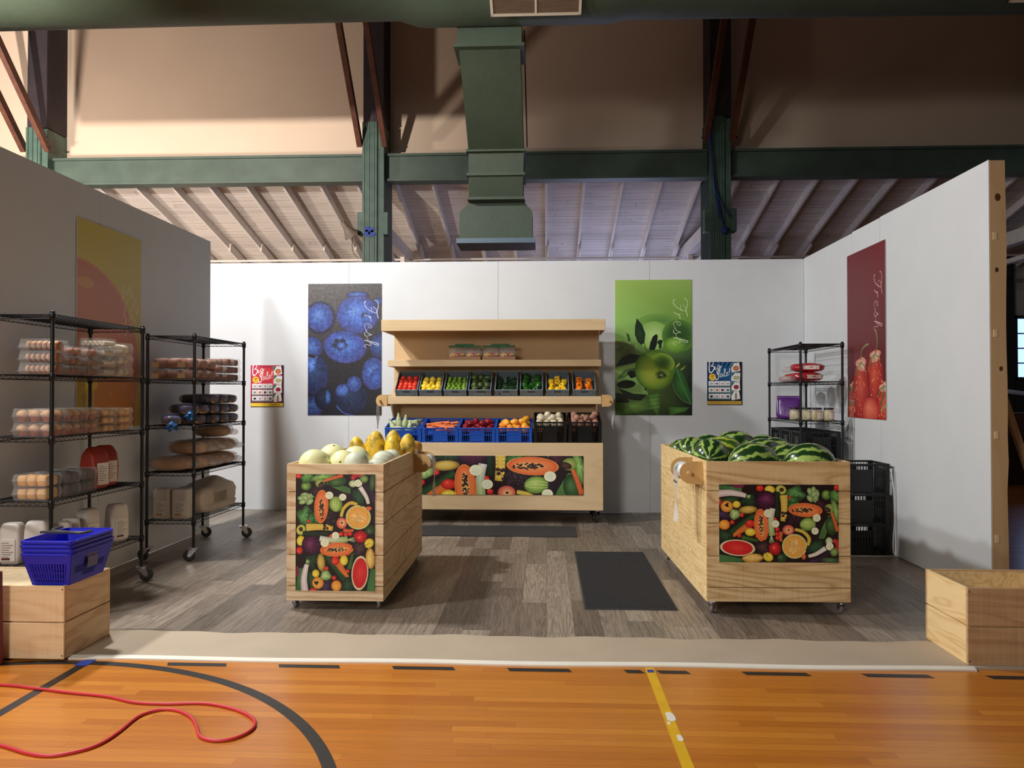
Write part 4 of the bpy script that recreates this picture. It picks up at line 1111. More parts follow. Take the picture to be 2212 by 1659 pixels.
for sx in (-1, 1):
    # end brackets face the viewer: cheek in the XZ plane with a dowel along Y
    m = MB(); pts = [(0, 1.485), (0, 1.345)]
    for i in range(9):
        a = -PI/2 + PI*i/8
        pts.append((sx*(.07+.065*math.cos(a)), 1.415+.07*math.sin(a)))
    m.prism(pts, 'y', .27, .288); m.prism(pts, 'y', .50, .518)
    b = m.build('roll_bracket', dowel_m, D, (sx*(W2+.004), 0, 0))
    m = MB(); m.cyl((sx*.085, .20, 1.415), (sx*.085, .56, 1.415), .013, n=12); m.build('dowel', dowel_m, b)
wire_m = mat('white_string', (225, 225, 225), .5)
bag_roll('bag_roll', 'white bag roll on the right end bracket of the display stand', -.625+W2+.089, 9.195, 1.415, 1, .17, .34, .05, ink=False)
bag_roll('bag_roll', 'white bag roll on the left end bracket of the display stand', -.625-W2-.089, 9.195, 1.415, -1, .17, .34, .05, ink=False)
m = MB(); m.box(0, .015, -.012, .0, 0, .045); tag(m.build('wall_hook', bagwhite, loc=(.70, 9.694, 2.08)), 'tiny white hook on the wall just right of the display canopy', 'hook')

# ------------------------------------------------------------------ planter boxes
def planter(name, label, x0, x1, y0, y1, h, fm, sm, cover=None):
    t = thing(name, label, 'wooden box', ((x0+x1)/2, (y0+y1)/2, .0012))
    w, d = (x1-x0)/2, (y1-y0)/2
    f = MB(); b = MB(); l = MB(); r = MB()
    for (a, c) in ((0, h/2-.004), (h/2+.004, h)):
        f.bbox(-w, w, -d, -d+.018, a, c, .002); b.bbox(-w, w, d-.018, d, a, c, .002)
        l.bbox(-w, -w+.018, -d+.019, d-.019, a, c, .002); r.bbox(w-.018, w, -d+.019, d-.019, a, c, .002)
    f.build('front_panel', fm, t); b.build('back_panel', fm, t); l.build('side_panel', sm, t); r.build('side_panel', sm, t)
    m = MB(); m.box(-w+.019, w-.019, -d+.019, -d+.026, .01, h-.01); m.box(-w+.019, w-.019, d-.026, d-.019, .01, h-.01); m.box(-w+.019, -w+.026, -d+.03, d-.03, .01, h-.01); m.box(w-.026, w-.019, -d+.03, d-.03, .01, h-.01)
    m.build('liner', sm, t)
    m = MB(); m.box(-w+.02, w-.02, -d+.02, d-.02, .012, .03); 
    if cover: m.box(-w+.03, w-.03, -d+.03, d-.03, cover-.018, cover)
    m.build('inner_board', edge_m, t)
    sc = mat('screw_head', (60, 52, 46), .4, .6)
    m = MB()
    for sx in (-1, 1):
        for z in (.02, h-.02): m.cyl((sx*(w-.01), -d-.0012, z), (sx*(w-.01), -d+.002, z), .004, n=10)
    m.build('screw_heads', sc, t)
    return t
pl_l = plywood('pine_board_front', (238, 208, 164), (214, 172, 124), 'x', freq=8, amt=.7, vert=.8, seed=21)
pl_r = plywood('pine_board_brown', (206, 170, 128), (160, 122, 86), 'x', freq=9, amt=.7, vert=.7, seed=24)
pl_s = plywood('pine_board_swirl', (244, 214, 160), (210, 166, 104), 'y', freq=12, vert=.15, seed=29)
planter('planter_box', 'low two-board pine box at the left carrying the blue baskets', -3.56, -2.718, 4.206, 4.662, .412, pl_l, ply_y, .408)
planter('planter_box', 'low two-board pine box at the lower right corner, empty', 2.325, 3.22, 4.344, 4.815, .423, pl_r, pl_s, .28)
m = MB(); m.bbox(-.25, 0, -.03, 0, 0, .52, .004)
tag(m.build('maroon_board', mat('maroon_paint', (112, 34, 44), .5), loc=(-3.035, 4.165, -.0115), rot=(R(1.5), 0, 0)), 'maroon panel edge leaning against the left pine box at the frame edge', 'board')

# ------------------------------------------------------------------ blue shopping baskets
bask_m = mat('blue_plastic', (42, 46, 196), .38, spec=.4)
def basket():
    t = thing('shopping_basket', 'x', 'basket')
    H = .185; a0, b0, a1, b1 = .108, .165, .148, .21   # half sizes bottom / top
    def P(u, v, z, k=0):
        s = z/H; return (u*(a0+(a1-a0)*s)+k*0, v*(b0+(b1-b0)*s), z)
    m = MB()
    m.box(-a0, a0, -b0, b0, 0, .004)
    def wall(face, lo, hi, z0, z1):
        """lo..hi in -1..1 along the wall"""
        if face in (0, 1):
            v = -1 if face == 0 else 1
            c = [P(lo, v, z0), P(hi, v, z0), P(hi, v, z1), P(lo, v, z1)]
            off = Vector((0, v*.0035, 0))
        else:
            u = -1 if face == 2 else 1
            c = [P(u, lo, z0), P(u, hi, z0), P(u, hi, z1), P(u, lo, z1)]
            off = Vector((u*.0035, 0, 0))
        vs = [Vector(p) for p in c] + [Vector(p)-off for p in c]
        m.add(vs, [(0,1,2,3),(7,6,5,4),(0,4,5,1),(1,5,6,2),(2,6,7,3),(3,7,4,0)])
    for fc in (0, 1):
        wall(fc, -1, -.8, 0, H); wall(fc, .8, 1, 0, H); wall(fc, -.8, .8, 0, .018); wall(fc, -.8, .8, .068, .075); wall(fc, -.8, .8, .125, H); wall(fc, -.8, .8, .036, .04)
        n = 13
        for i in range(n):
            c = -.8 + 1.6*(i+.5)/n; wall(fc, c-.028, c+.028, .018, .125)
    for fc in (2, 3):
        wall(fc, -1, 1, 0, .03); wall(fc, -1, 1, .14, H); wall(fc, -1, -.8, .03, .14); wall(fc, .8, 1, .03, .14); wall(fc, -.35, .35, .03, .14); wall(fc, -.8, .8, .06, .064); wall(fc, -.8, .8, .1, .104)
        wall(fc, -.78, -.37, .064, .1); wall(fc, .37, .78, .064, .1); wall(fc, -.8, .8, .03, .14)
    m.build('basket_body', bask_m, t)
    m = MB()
    sec = [(0, -.013), (.011, -.013), (.012, -.002), (.008, .004), (0, .004)]
    pts = []
    rr = .03
    for (cx_, cy_, a0_) in ((a1-rr, b1-rr, 0), (-a1+rr, b1-rr, 90), (-a1+rr, -b1+rr, 180), (a1-rr, -b1+rr, 270)):
        for k in range(5):
            a = R(a0_ + k*22.5); pts.append((cx_, cy_, math.cos(a), math.sin(a)))
    vs = []
    for (cx_, cy_, ca, sa) in pts:
        for (o_, z_) in sec: vs.append((cx_+(rr-.004+o_)*ca, cy_+(rr-.004+o_)*sa, H+z_))
    n = len(pts); ns = len(sec)
    m.add(vs, [(i*ns+k, ((i+1)%n)*ns+k, ((i+1)%n)*ns+(k+1)%ns, i*ns+(k+1)%ns) for i in range(n) for k in range(ns)])
    m.build('rim', bask_m, t)
    m = MB(); m.box(a0+.0325, a0+.0345, -.05, .05, .075, .115); m.build('side_label', mat('grey_label', (96, 98, 150), .5), t)
    return t
b0 = basket(); used = [False]
for i, w in enumerate(('bottom one of the stack', 'second from the bottom of the stack', 'second from the top of the stack', 'topmost of the stack')):
    place(b0, used, loc=(-2.815+.004*math.sin(i*2), 4.40, .4105 + i*.0235), rz=0, label='blue plastic shopping basket on the left pine box, ' + w, cat='basket', group='stacked blue shopping baskets')
hm = MB(); hm.tube(spline([(-2.955, 4.55, .686), (-2.93, 4.42, .690), (-2.80, 4.35, .691), (-2.70, 4.33, .690), (-2.678, 4.40, .690)], 5), .008, 8)
hm.box(-2.95, -2.68, 4.335, 4.36, .684, .696)
tag(hm.build('basket_handle', mat('grey_handle', (70, 66, 70), .45)), 'dark grey folded handle lying across the topmost blue basket', 'handle')

# ------------------------------------------------------------------ floor mats
mat_m = mat('black_rubber_mat', (52, 52, 55), .75, noise=.2, nscale=40, bump=.5, bscale=160)
m = MB(); m.bbox(-.323, .323, -.965, .965, 0, .006, .003)
n = 150
for i in range(n):
    y = -.95 + 1.9*i/n; m.box(-.31, .31, y, y+.005, .006, .0085)
tag(m.build('floor_mat', mat_m, loc=(.588, 6.305, .0005)), 'ribbed black floor mat lying lengthwise between the two bins', 'mat')
m = MB(); vs = []; N2 = 40
for i in range(N2+1):
    x = -1.9 + 2.22*i/N2; w_ = .008*math.sin(i*.5)
    vs += [(x, 8.0+w_, .0005), (x, 8.62+w_, .0005), (x, 8.0+w_, .009+.003*math.sin(i*.8)), (x, 8.62+w_, .009+.003*math.sin(i*.6))]
fs = []
for i in range(N2):
    a = i*4; b = a+4; fs += [(a+2,b+2,b+3,a+3),(a,b,b+2,a+2),(a+3,b+3,b+1,a+1)]
m.add(vs, fs); m.add([vs[-4],vs[-3],vs[-1],vs[-2]], [(0,1,2,3)])
tag(m.build('floor_mat', mat_m), 'long black floor mat lying along the foot of the display stand', 'mat')

# ------------------------------------------------------------------ wire racks
def rack():
    """local: x 0..w, y 0..d, casters on z=0"""
    w, d = .43, 1.12
    t = thing('wire_rack', 'x', 'shelf rack')
    H = 2.03
    LV = (.36, .79, 1.21, 1.625, 2.02)
    for z in LV:
        m = MB()
        for (a, b) in (((0,0),(w,0)),((0,d),(w,d)),((0,0),(0,d)),((w,0),(w,d))):
            m.cyl((a[0],a[1],z), (b[0],b[1],z), .0034, n=6); m.cyl((a[0],a[1],z-.028), (b[0],b[1],z-.028), .0034, n=6)
            L = math.hypot(b[0]-a[0], b[1]-a[1]); n = int(L/.045)
            for i in range(n):
                p = [a[0]+(b[0]-a[0])*i/n, a[1]+(b[1]-a[1])*i/n]; q_ = [a[0]+(b[0]-a[0])*(i+.5)/n, a[1]+(b[1]-a[1])*(i+.5)/n]; r_ = [a[0]+(b[0]-a[0])*(i+1)/n, a[1]+(b[1]-a[1])*(i+1)/n]
                m.cyl((p[0],p[1],z-.028),(q_[0],q_[1],z), .0018, n=4, caps=False); m.cyl((q_[0],q_[1],z),(r_[0],r_[1],z-.028), .0018, n=4, caps=False)
        for i in range(1, 44): m.cyl((0, d*i/44, z+.002), (w, d*i/44, z+.002), .0016, n=4, caps=False)
        for x in (w*.33, w*.67): m.cyl((x, 0, z-.004), (x, d, z-.004), .003, n=5, caps=False)
        m.build('wire_shelf', blackm, t)
    for (x, y) in ((0,0),(w,0),(0,d),(w,d)):
        m = MB(); m.cyl((x,y,.12),(x,y,H), .0128, n=12)
        for k in range(60): 
            pass
        m.lathe([(.0,0),(.0135,.0),(.014,.012),(.0,.016)], 12, M=Matrix.Translation((x,y,H-.002)))
        p = m.build('post', blackm, t)
        m = MB()
        for z in LV: m.lathe([(.0129,-.04),(.019,-.038),(.0205,.004),(.0175,.012),(.0129,.012)], 14, M=Matrix.Translation((x,y,z-.004)))
        m.build('collar', blackm, p)
        caster(t, x, y, .125, r=.052, w=.026, ang=R(-60 if y > .5 else (100 if x > .1 else 80)), wm=rub_d)
    return t
rk = rack(); used = [False]
RG = 'black wire shelf racks'
place(rk, used, loc=(-3.662, 4.86, 0), label='black wire rack nearest on the left, full of muffins and flour bags', cat='shelf rack')
place(rk, used, loc=(-3.585, 6.72, 0), label='black wire rack in the far left corner, full of bagged bread', cat='shelf rack')
place(rk, used, loc=(2.662, 8.13, 0), label='black wire rack in the right corner with jars and purple bags', cat='shelf rack')
# ------------------------------------------------------------------ produce materials
def produce(name, c1, c2, scale=6, rough=0.4, lo=.35, hi=.65, spec=.5, bump=0.0, bs=40, varia=.12, rot=False):
    m = bpy.data.materials.new(name); nt, b = nodes(m)
    tc = nt.nodes.new('ShaderNodeTexCoord'); oi = nt.nodes.new('ShaderNodeObjectInfo')
    ad = nt.nodes.new('ShaderNodeVectorMath'); ad.operation = 'ADD'; cx = nt.nodes.new('ShaderNodeCombineXYZ')
    k = mathn(nt, 'MULTIPLY', oi.outputs['Random'], 40.0)
    for i in range(3): nt.links.new(k, cx.inputs[i])
    nt.links.new(tc.outputs['Object'], ad.inputs[0]); nt.links.new(cx.outputs[0], ad.inputs[1])
    n = noise(nt, ad.outputs[0], scale, 4)
    mr = nt.nodes.new('ShaderNodeMapRange'); mr.inputs['From Min'].default_value = lo; mr.inputs['From Max'].default_value = hi; mr.clamp = True
    nt.links.new(n, mr.inputs['Value'])
    c = mix(nt, mr.outputs[0], c1, c2)
    hs = nt.nodes.new('ShaderNodeHueSaturation'); nt.links.new(c, hs.inputs['Color'])
    m2 = nt.nodes.new('ShaderNodeMapRange'); m2.inputs['To Min'].default_value = 1-varia; m2.inputs['To Max'].default_value = 1+varia
    nt.links.new(oi.outputs['Random'], m2.inputs['Value']); nt.links.new(m2.outputs[0], hs.inputs['Value'])
    nt.links.new(hs.outputs[0], b.inputs['Base Color'])
    b.inputs['Roughness'].default_value = rough; b.inputs['Specular IOR Level'].default_value = spec
    if bump:
        bp = nt.nodes.new('ShaderNodeBump'); bp.inputs['Strength'].default_value = bump; bp.inputs['Distance'].default_value = .004
        n2 = noise(nt, ad.outputs[0], bs, 3); nt.links.new(n2, bp.inputs['Height']); nt.links.new(bp.outputs[0], b.inputs['Normal'])
    MATS[name] = m
    return m
tomato_m = produce('tomato_skin', (206,44,34), (226,70,44), 12, .22)
lemon_m = produce('lemon_skin', (240,204,40), (246,216,70), 10, .38, bump=.2, bs=160)
lime_m = produce('lime_skin', (96,134,36), (130,164,50), 14, .32)
avo_m = produce('avocado_skin', (52,66,30), (74,92,42), 16, .4, bump=.4, bs=120)
jal_m = produce('jalapeno_skin', (20,48,20), (34,66,26), 10, .18)
gp_m = produce('green_pepper_skin', (24,70,20), (44,98,28), 8, .15)
yp_m = produce('yellow_pepper_skin', (240,188,20), (250,206,50), 8, .18)
op_m = produce('orange_pepper_skin', (238,110,16), (246,134,30), 8, .18)
stem_m = mat('green_stem', (70,100,40), .6)
squash_m = produce('pale_squash_skin', (160,172,124), (202,208,166), 22, .45)
carrot_m = produce('carrot_skin', (226,112,54), (238,134,74), 22, .5)
apple_m = produce('dark_apple_skin', (110,16,30), (156,36,44), 16, .2)
mango_m = produce('mango_skin', (246,180,48), (236,120,52), 9, .4, .42, .62)
wonion_m = produce('white_onion_skin', (236,228,206), (206,190,150), 20, .4)
ronion_m = produce('red_potato_skin', (150,100,84), (182,136,116), 26, .6)
honey_m = produce('honeydew_rind', (238,234,178), (226,224,160), 5, .38, varia=.04)
cant_m = produce('grey_melon_rind', (214,218,196), (196,202,176), 7, .5, bump=.15, bs=60, varia=.05)
pap_m = produce('papaya_skin', (236,196,56), (150,124,48), 20, .45, .44, .66, varia=.08)
papd_m = produce('brown_papaya_skin', (190,130,66), (214,160,60), 12, .5)

def melon_mat(name, dark, light, thr=(.52,.60), yellow=None):
    m = bpy.data.materials.new(name); nt, b = nodes(m)
    tc = nt.nodes.new('ShaderNodeTexCoord'); sp = nt.nodes.new('ShaderNodeSeparateXYZ'); nt.links.new(tc.outputs['Object'], sp.inputs[0])
    oi = nt.nodes.new('ShaderNodeObjectInfo')
    ang = mathn(nt, 'ARCTAN2', sp.outputs[2], sp.outputs[1])
    ns = noise(nt, tc.outputs['Object'], 16, 4)
    ns2 = noise(nt, tc.outputs['Object'], 5, 3)
    a = mathn(nt, 'ADD', mathn(nt, 'MULTIPLY', ang, 10.0), mathn(nt, 'MULTIPLY', ns, 6.5))
    a = mathn(nt, 'ADD', a, mathn(nt, 'MULTIPLY', ns2, 4.0)); a = mathn(nt, 'ADD', a, mathn(nt, 'MULTIPLY', oi.outputs['Random'], 20.0))
    s = mathn(nt, 'ADD', mathn(nt, 'MULTIPLY', mathn(nt, 'SINE', a), .5), .5)
    f = noise(nt, tc.outputs['Object'], 45, 4)
    s = mathn(nt, 'ADD', s, mathn(nt, 'MULTIPLY', mathn(nt, 'SUBTRACT', f, .5), 1.1))
    rp = ramp(nt, [(.5, dark), (.68, tuple(x*1.35+10 for x in dark)), (.86, light), (1, light)])
    nt.links.new(s, rp.inputs[0])
    out = rp.outputs[0]
    if yellow:
        mr = nt.nodes.new('ShaderNodeMapRange'); mr.inputs['From Min'].default_value = .02; mr.inputs['From Max'].default_value = .07; nt.links.new(sp.outputs[2], mr.inputs['Value'])
        out = mix(nt, mr.outputs[0], out, yellow)
    nt.links.new(out, b.inputs['Base Color']); b.inputs['Roughness'].default_value = .22
    return m
wm_m = melon_mat('striped_watermelon_rind', (32,62,28), (164,190,96))
wm_y = melon_mat('yellowing_watermelon_rind', (60,96,30), (190,196,70), yellow=(206,190,60))
wm_d = mat('dark_watermelon_rind', (22,40,24), .2, noise=.3, nscale=10)
stemend = mat('dry_stem_end', (120,108,70), .7)

def ellipsoid(name, mt, r, sx=1, sy=1, sz=1, n=18, nib=0, rib=0, ribn=0):
    prof = []
    K = 12
    for i in range(K+1):
        a = -PI/2 + PI*i/K
        rr = r*math.cos(a); z = r*math.sin(a)*sz
        if nib and (i in (0, K)): z *= 1+nib
        prof.append((max(rr, .0004), z))
    m = MB(); m.lathe(prof, n, sx=sx, sy=sy, rib=rib, ribn=ribn)
    return m.build(name, mt)
def revolve(name, mt, prof, n=14, rib=0, ribn=0, sx=1, sy=1, bend=None):
    m = MB(); m.lathe(prof, n, rib=rib, ribn=ribn, sx=sx, sy=sy, bend=bend); return m.build(name, mt)

ORD = ['front row', 'second row', 'third row', 'fourth row', 'fifth row', 'sixth row']
def colname(c, n):
    if n == 1: return 'alone'
    if n == 2: return ['left', 'right'][c]
    if n == 3: return ['left', 'middle', 'right'][c]
    L = ['leftmost', 'second from left', 'third from left', 'fourth from left', 'fifth from left']
    if c == n-1: return 'rightmost'
    if c == n-2 and n >= 4: return 'second from right'
    return L[c]

def fill(proto, M, xs, ys, z, kind, where, cat, group, rnd_, jit=.004, spin=True, counts=None, base_rot=None, lie=False):
    used = [False]
    for j, y in enumerate(ys):
        n = counts[j] if counts else len(xs)
        x0, x1 = xs[0], xs[-1]
        for i in range(n):
            x = x0 + (x1-x0)*(i+.5)/n if n != len(xs) or counts else xs[i]
            x += rnd_.uniform(-jit, jit); yy = y + rnd_.uniform(-jit, jit); zz = z + rnd_.uniform(0, jit*.6)
            ro = base_rot(i, j) if base_rot else Euler((rnd_.uniform(0, 6) if spin else 0, rnd_.uniform(-.5, .5), rnd_.uniform(0, 6))).to_matrix().to_4x4()
            lab = '%s in %s, %s%s' % (kind, where, ORD[j], ('' if n == 1 else ', ' + colname(i, n)))
            place(proto, used, M=M @ Matrix.Translation((x, yy, zz)) @ ro, label=lab, cat=cat, group=group)

# ------------------------------------------------------------------ grey tilted crates
greyc = mat('grey_crate_plastic', (122,136,146), .42)
def grey_crate():
    t = thing('grey_crate', 'x', 'crate')
    w, d, h = .268, .385, .128
    m = MB()
    m.box(-w/2, w/2, 0, d, 0, .004)
    m.box(-w/2+.006, w/2-.006, .006, d-.006, .05, .056)
    for (x0, x1, y0, y1) in ((-w/2, w/2, 0, .005), (-w/2, w/2, d-.005, d), (-w/2, -w/2+.005, 0, d), (w/2-.005, w/2, 0, d)):
        m.box(x0, x1, y0, y1, 0, h-.004)
    m.box(-w/2-.001, w/2+.001, -.004, 0, .1, .108); m.box(-w/2, -w/2+.02, -.004, 0, 0, h); m.box(w/2-.02, w/2, -.004, 0, 0, h)
    for x in (-w/2+.032, w/2-.036): m.box(x, x+.004, -.003, 0, 0, h)
    for z in (.03, .05, .07): 
        m.box(-w/2+.02, -w/2+.032, -.002, 0, z, z+.003)
        m.box(w/2-.032, w/2-.02, -.002, 0, z, z+.003)
    m.build('crate_body', greyc, t)
    m = MB()
    for (x0, x1, y0, y1) in ((-w/2-.004, w/2+.004, -.005, .007), (-w/2-.004, w/2+.004, d-.006, d+.005), (-w/2-.004, -w/2+.007, .0075, d-.007), (w/2-.007, w/2+.004, .0075, d-.007)):
        m.bbox(x0, x1, y0, y1, h-.004, h+.006, .002)
    m.build('rim', greyc, t)
    m = MB(); m.prism([(-.045,.112),(.045,.112),(.035,.098),(-.035,.098)], 'y', -.0047, -.004); m.build('hand_slot', groove_m, t)
    return t
gc = grey_crate(); used = [False]
GX = [-1.675, -1.386, -1.087, -.793, -.477, -.177, .133, .449]
GN = ['red tomatoes', 'yellow lemons', 'green limes', 'dark avocados', 'dark green chillies', 'green bell peppers', 'yellow peppers', 'orange peppers']
GM = []
for x, nm in zip(GX, GN):
    M = Matrix.Translation((x, 8.80+CB[0]+.006, CB[1]+.001)) @ Matrix.Rotation(TL, 4, 'X')
    place(gc, used, M=M, label='grey plastic crate of %s tilted forward on the display shelf' % nm, cat='crate', group='grey tilted produce crates')
    GM.append(M)
rq = random.Random(11)
Z = .057
tom = ellipsoid('tomato', tomato_m, .0335, sz=1.18)
fill(tom, GM[0], [-.118, .118], [.036+.062*i for i in range(5)], Z+.033, 'red tomato', 'the leftmost grey crate', 'tomato', 'tomatoes in the grey crate', rq, counts=[4,4,4,4,3])
lem = ellipsoid('lemon', lemon_m, .0355, sz=1.22, nib=.14)
fill(lem, GM[1], [-.118, .118], [.038+.071*i for i in range(4)], Z+.036, 'yellow lemon', 'the lemon crate', 'lemon', 'lemons in the grey crate', rq, counts=[3,4,3,3])
lime = ellipsoid('lime', lime_m, .0265, sz=1.15, nib=.1)
fill(lime, GM[2], [-.12, .12], [.03+.051*i for i in range(6)], Z+.027, 'green lime', 'the lime crate', 'lime', 'limes in the grey crate', rq, counts=[4,5,4,5,4,4])
avo = revolve('avocado', avo_m, [(.0004,-.05),(.02,-.048),(.036,-.035),(.042,-.012),(.038,.012),(.027,.035),(.014,.052),(.0004,.057)])
fill(avo, GM[3], [-.118, .118], [.045+.08*i for i in range(4)], Z+.042, 'dark green avocado', 'the avocado crate', 'avocado', 'avocados in the grey crate', rq, counts=[2,3,2,3])
def chili_bend(p): return Vector((p.x + p.z*p.z*1.6, p.y, p.z))
jal = revolve('green_chilli', jal_m, [(.0004,-.062),(.006,-.055),(.0125,-.03),(.0155,.0),(.015,.03),(.009,.045),(.004,.049),(.003,.064),(.0004,.065)], 10, bend=chili_bend)
def jr(i, j): return Matrix.Rotation(rq.uniform(0, 3.1), 4, 'Z') @ Matrix.Rotation(PI/2, 4, 'X') @ Matrix.Rotation(rq.uniform(0, 6), 4, 'Z')
fill(jal, GM[4], [-.115, .115], [.035+.052*i for i in range(6)], Z+.018, 'dark green chilli', 'the chilli crate', 'chilli', 'chillies in the grey crate', rq, counts=[3,4,3,4,3,3], base_rot=jr, jit=.01)
def pepper(name, mt, s=1.0):
    prof = [(.0004,-.036),(.016,-.044),(.028,-.04),(.038,-.022),(.043,.004),(.042,.026),(.032,.04),(.018,.037),(.008,.03)]
    m = MB(); m.lathe([(r*s, z*s) for r, z in prof], 24, rib=.16, ribn=4)
    o = m.build(name, mt)
    m = MB(); m.tube([(0,0,.029*s),(.002,0,.042*s),(.008*s,0,.058*s)], .005*s, 8, radii=[.009*s,.005*s,.006*s]); m.build('stem', stem_m, o)
    return o
def prr(i, j): return Euler((rq.uniform(-1.2, 1.2), rq.uniform(-.8, .8), rq.uniform(0, 6))).to_matrix().to_4x4()
fill(pepper('green_pepper', gp_m), GM[5], [-.118, .118], [.046+.085*i for i in range(4)], Z+.041, 'green bell pepper', 'the green pepper crate', 'pepper', 'green peppers in the grey crate', rq, counts=[2,3,2,2], base_rot=prr)
fill(pepper('yellow_pepper', yp_m, .92), GM[6], [-.118, .118], [.043+.078*i for i in range(4)], Z+.039, 'yellow bell pepper', 'the yellow pepper crate', 'pepper', 'yellow peppers in the grey crate', rq, counts=[3,2,3,1], base_rot=prr)
fill(pepper('orange_pepper', op_m, 1.02), GM[7], [-.118, .118], [.048+.088*i for i in range(3)], Z+.043, 'orange bell pepper', 'the rightmost grey crate', 'pepper', 'orange peppers in the grey crate', rq, counts=[2,2,2], base_rot=prr)

# ------------------------------------------------------------------ ventilated crates
def vent_crate(name, w, d, h, mt, fl, slot=False):
    t = thing(name, 'x', 'crate')
    m = MB(); th = .006
    m.box(-w/2, w/2, 0, d, 0, .005)
    for (fx, L, rot) in ((0, w, 0), (1, w, 0), (2, d, 1), (3, d, 1)):
        def bx(a, b, z0, z1, o=0):
            if rot == 0:
                y = 0 if fx == 0 else d-th
                m.box(-w/2+a, -w/2+b, y-o*(1 if fx == 0 else -1)*0 - (o if fx == 0 else 0), y+th + (o if fx == 1 else 0), z0, z1)
            else:
                x = -w/2 if fx == 2 else w/2-th
                m.box(x - (o if fx == 2 else 0), x+th + (o if fx == 3 else 0), a, b, z0, z1)
        bx(0, .035, 0, h, .003); bx(L-.035, L, 0, h, .003)
        bx(.035, L-.035, h-.012, h); bx(.035, L-.035, 0, .012); bx(.035, L-.035, h*.52, h*.52+.006); bx(.035, L-.035, h*.80, h*.80+.007)
        c0, c1 = L*.30, L*.70
        bx(c0, c1, .02, h*.78); bx(c0-.004, c0+.004, .01, h*.82, .003); bx(c1-.004, c1+.004, .01, h*.82, .003)
        k = max(4, int(L/.03))
        for i in range(k):
            a = .035 + (L-.07)*(i+.5)/k; bx(a-.0022, a+.0022, .01, h-.01)
        bx(c0, c1, h*.78, h*.80, .003); bx(c0, c1, .018, .022, .003)
    m.build('crate_body', mt, t)
    m = MB(); m.box(-w/2+.012, w/2-.012, .012, d-.012, fl-.006, fl); m.build('false_floor', mt, t)
    m = MB()
    for (x0, x1, y0, y1) in ((-w/2-.005, w/2+.005, -.006, .008), (-w/2-.005, w/2+.005, d-.008, d+.006), (-w/2-.005, -w/2+.008, .0085, d-.0085), (w/2-.008, w/2+.005, .0085, d-.0085)):
        m.bbox(x0, x1, y0, y1, h-.004, h+.006, .002)
    m.build('rim', mt, t)
    return t
blue_c = mat('blue_crate_plastic', (24, 84, 190), .42)
black_c = mat('black_crate_plastic', (19, 20, 22), .38)
T2 = R(12.5)
m = MB(); m.box(-W2+.05, W2-.05, .42, .45, .927, .927+.4*math.tan(T2)); m.build('crate_ledge', stud_z, D)
def VM(x): return Matrix.Translation((x, 8.842, .929)) @ Matrix.Rotation(T2, 4, 'X')
bc = vent_crate('blue_crate', .418, .45, .172, blue_c, .10); used = [False]
BX = [-1.664, -1.231, -.803, -.375]
for x, nm in zip(BX, ['pale green squash', 'carrots', 'dark red apples', 'yellow mangoes']):
    place(bc, used, M=VM(x), label='blue ventilated crate of %s on the display base' % nm, cat='crate', group='blue produce crates')
kc = vent_crate('black_crate', .375, .45, .245, black_c, .178); used = [False]
for x, nm in zip([.045, .445], ['white onions', 'reddish brown potatoes']):
    place(kc, used, M=VM(x), label='black ventilated crate of %s on the display base' % nm, cat='crate', group='black produce crates on the display')
# squash
sq = revolve('pale_squash', squash_m, [(.0004,-.075),(.018,-.07),(.033,-.045),(.036,-.01),(.028,.03),(.018,.06),(.012,.08),(.01,.095),(.0004,.096)], 16)
m = MB(); m.cyl((0,0,.094),(0,0,.112), .008, .009, 8); m.build('stem', stem_m, sq)
used = [False]
for i, (x, y, z, az, el, s, w_) in enumerate(((-.10,.10,.035,85,0,1.15,'lying flat along the front'),(-.155,.16,.06,35,35,.9,'leaning at the left edge'),(-.09,.22,.09,10,62,1.1,'standing tall left of the middle'),(-.01,.21,.085,-5,60,1.0,'upright in the middle'),(.05,.16,.055,-10,60,.75,'small, right of the middle'),(.10,.26,.075,-60,15,.9,'behind on the right'),(.145,.20,.08,180,50,.75,'with its pale end up at the right'),(.12,.10,.045,160,30,.8,'at the front right corner'),(-.14,.34,.05,70,10,.9,'at the back left corner'),(.02,.34,.05,80,5,1,'at the back in the middle'),(.06,.075,.035,-75,0,.7,'lying flat beside the front right corner'))):
    M = VM(BX[0]) @ Matrix.Translation((x, y, .10+z)) @ Matrix.Rotation(R(az), 4, 'Z') @ Matrix.Rotation(R(90-el)*-1, 4, 'X') @ Matrix.Scale(s, 4)
    place(sq, used, M=M, label='pale green squash in the leftmost blue crate, ' + w_, cat='squash', group='pale squashes in the blue crate')
ca = revolve('carrot', carrot_m, [(.0004,-.105),(.004,-.10),(.008,-.05),(.0125,.02),(.015,.07),(.014,.082),(.005,.088),(.0004,.089)], 10)
used = [False]; rc = random.Random(5)
for i in range(22):
    lay = i//8; x = rc.uniform(-.10, .10); y = .07 + (i % 8)*.042; z = .016+lay*.026
    az = rc.choice((65, 80, 95, 110, 250, 275, 290)) + rc.uniform(-14, 14)
    M = VM(BX[1]) @ Matrix.Translation((x, y, .10+z)) @ Matrix.Rotation(R(az), 4, 'Z') @ Matrix.Rotation(R(88), 4, 'X')
    place(ca, used, M=M, label='orange carrot in the blue carrot crate, %s layer, %s from the front' % (['lowest','middle','top'][lay], ['first','second','third','fourth','fifth','sixth','seventh','eighth'][i % 8]), cat='carrot', group='loose carrots in the blue crate')
M = VM(BX[1]) @ Matrix.Translation((.075, .04, .115)) @ Matrix.Rotation(R(38), 4, 'X')
place(ca, used, M=M, label='orange carrot standing up against the front rim of the blue carrot crate', cat='carrot', group='loose carrots in the blue crate')
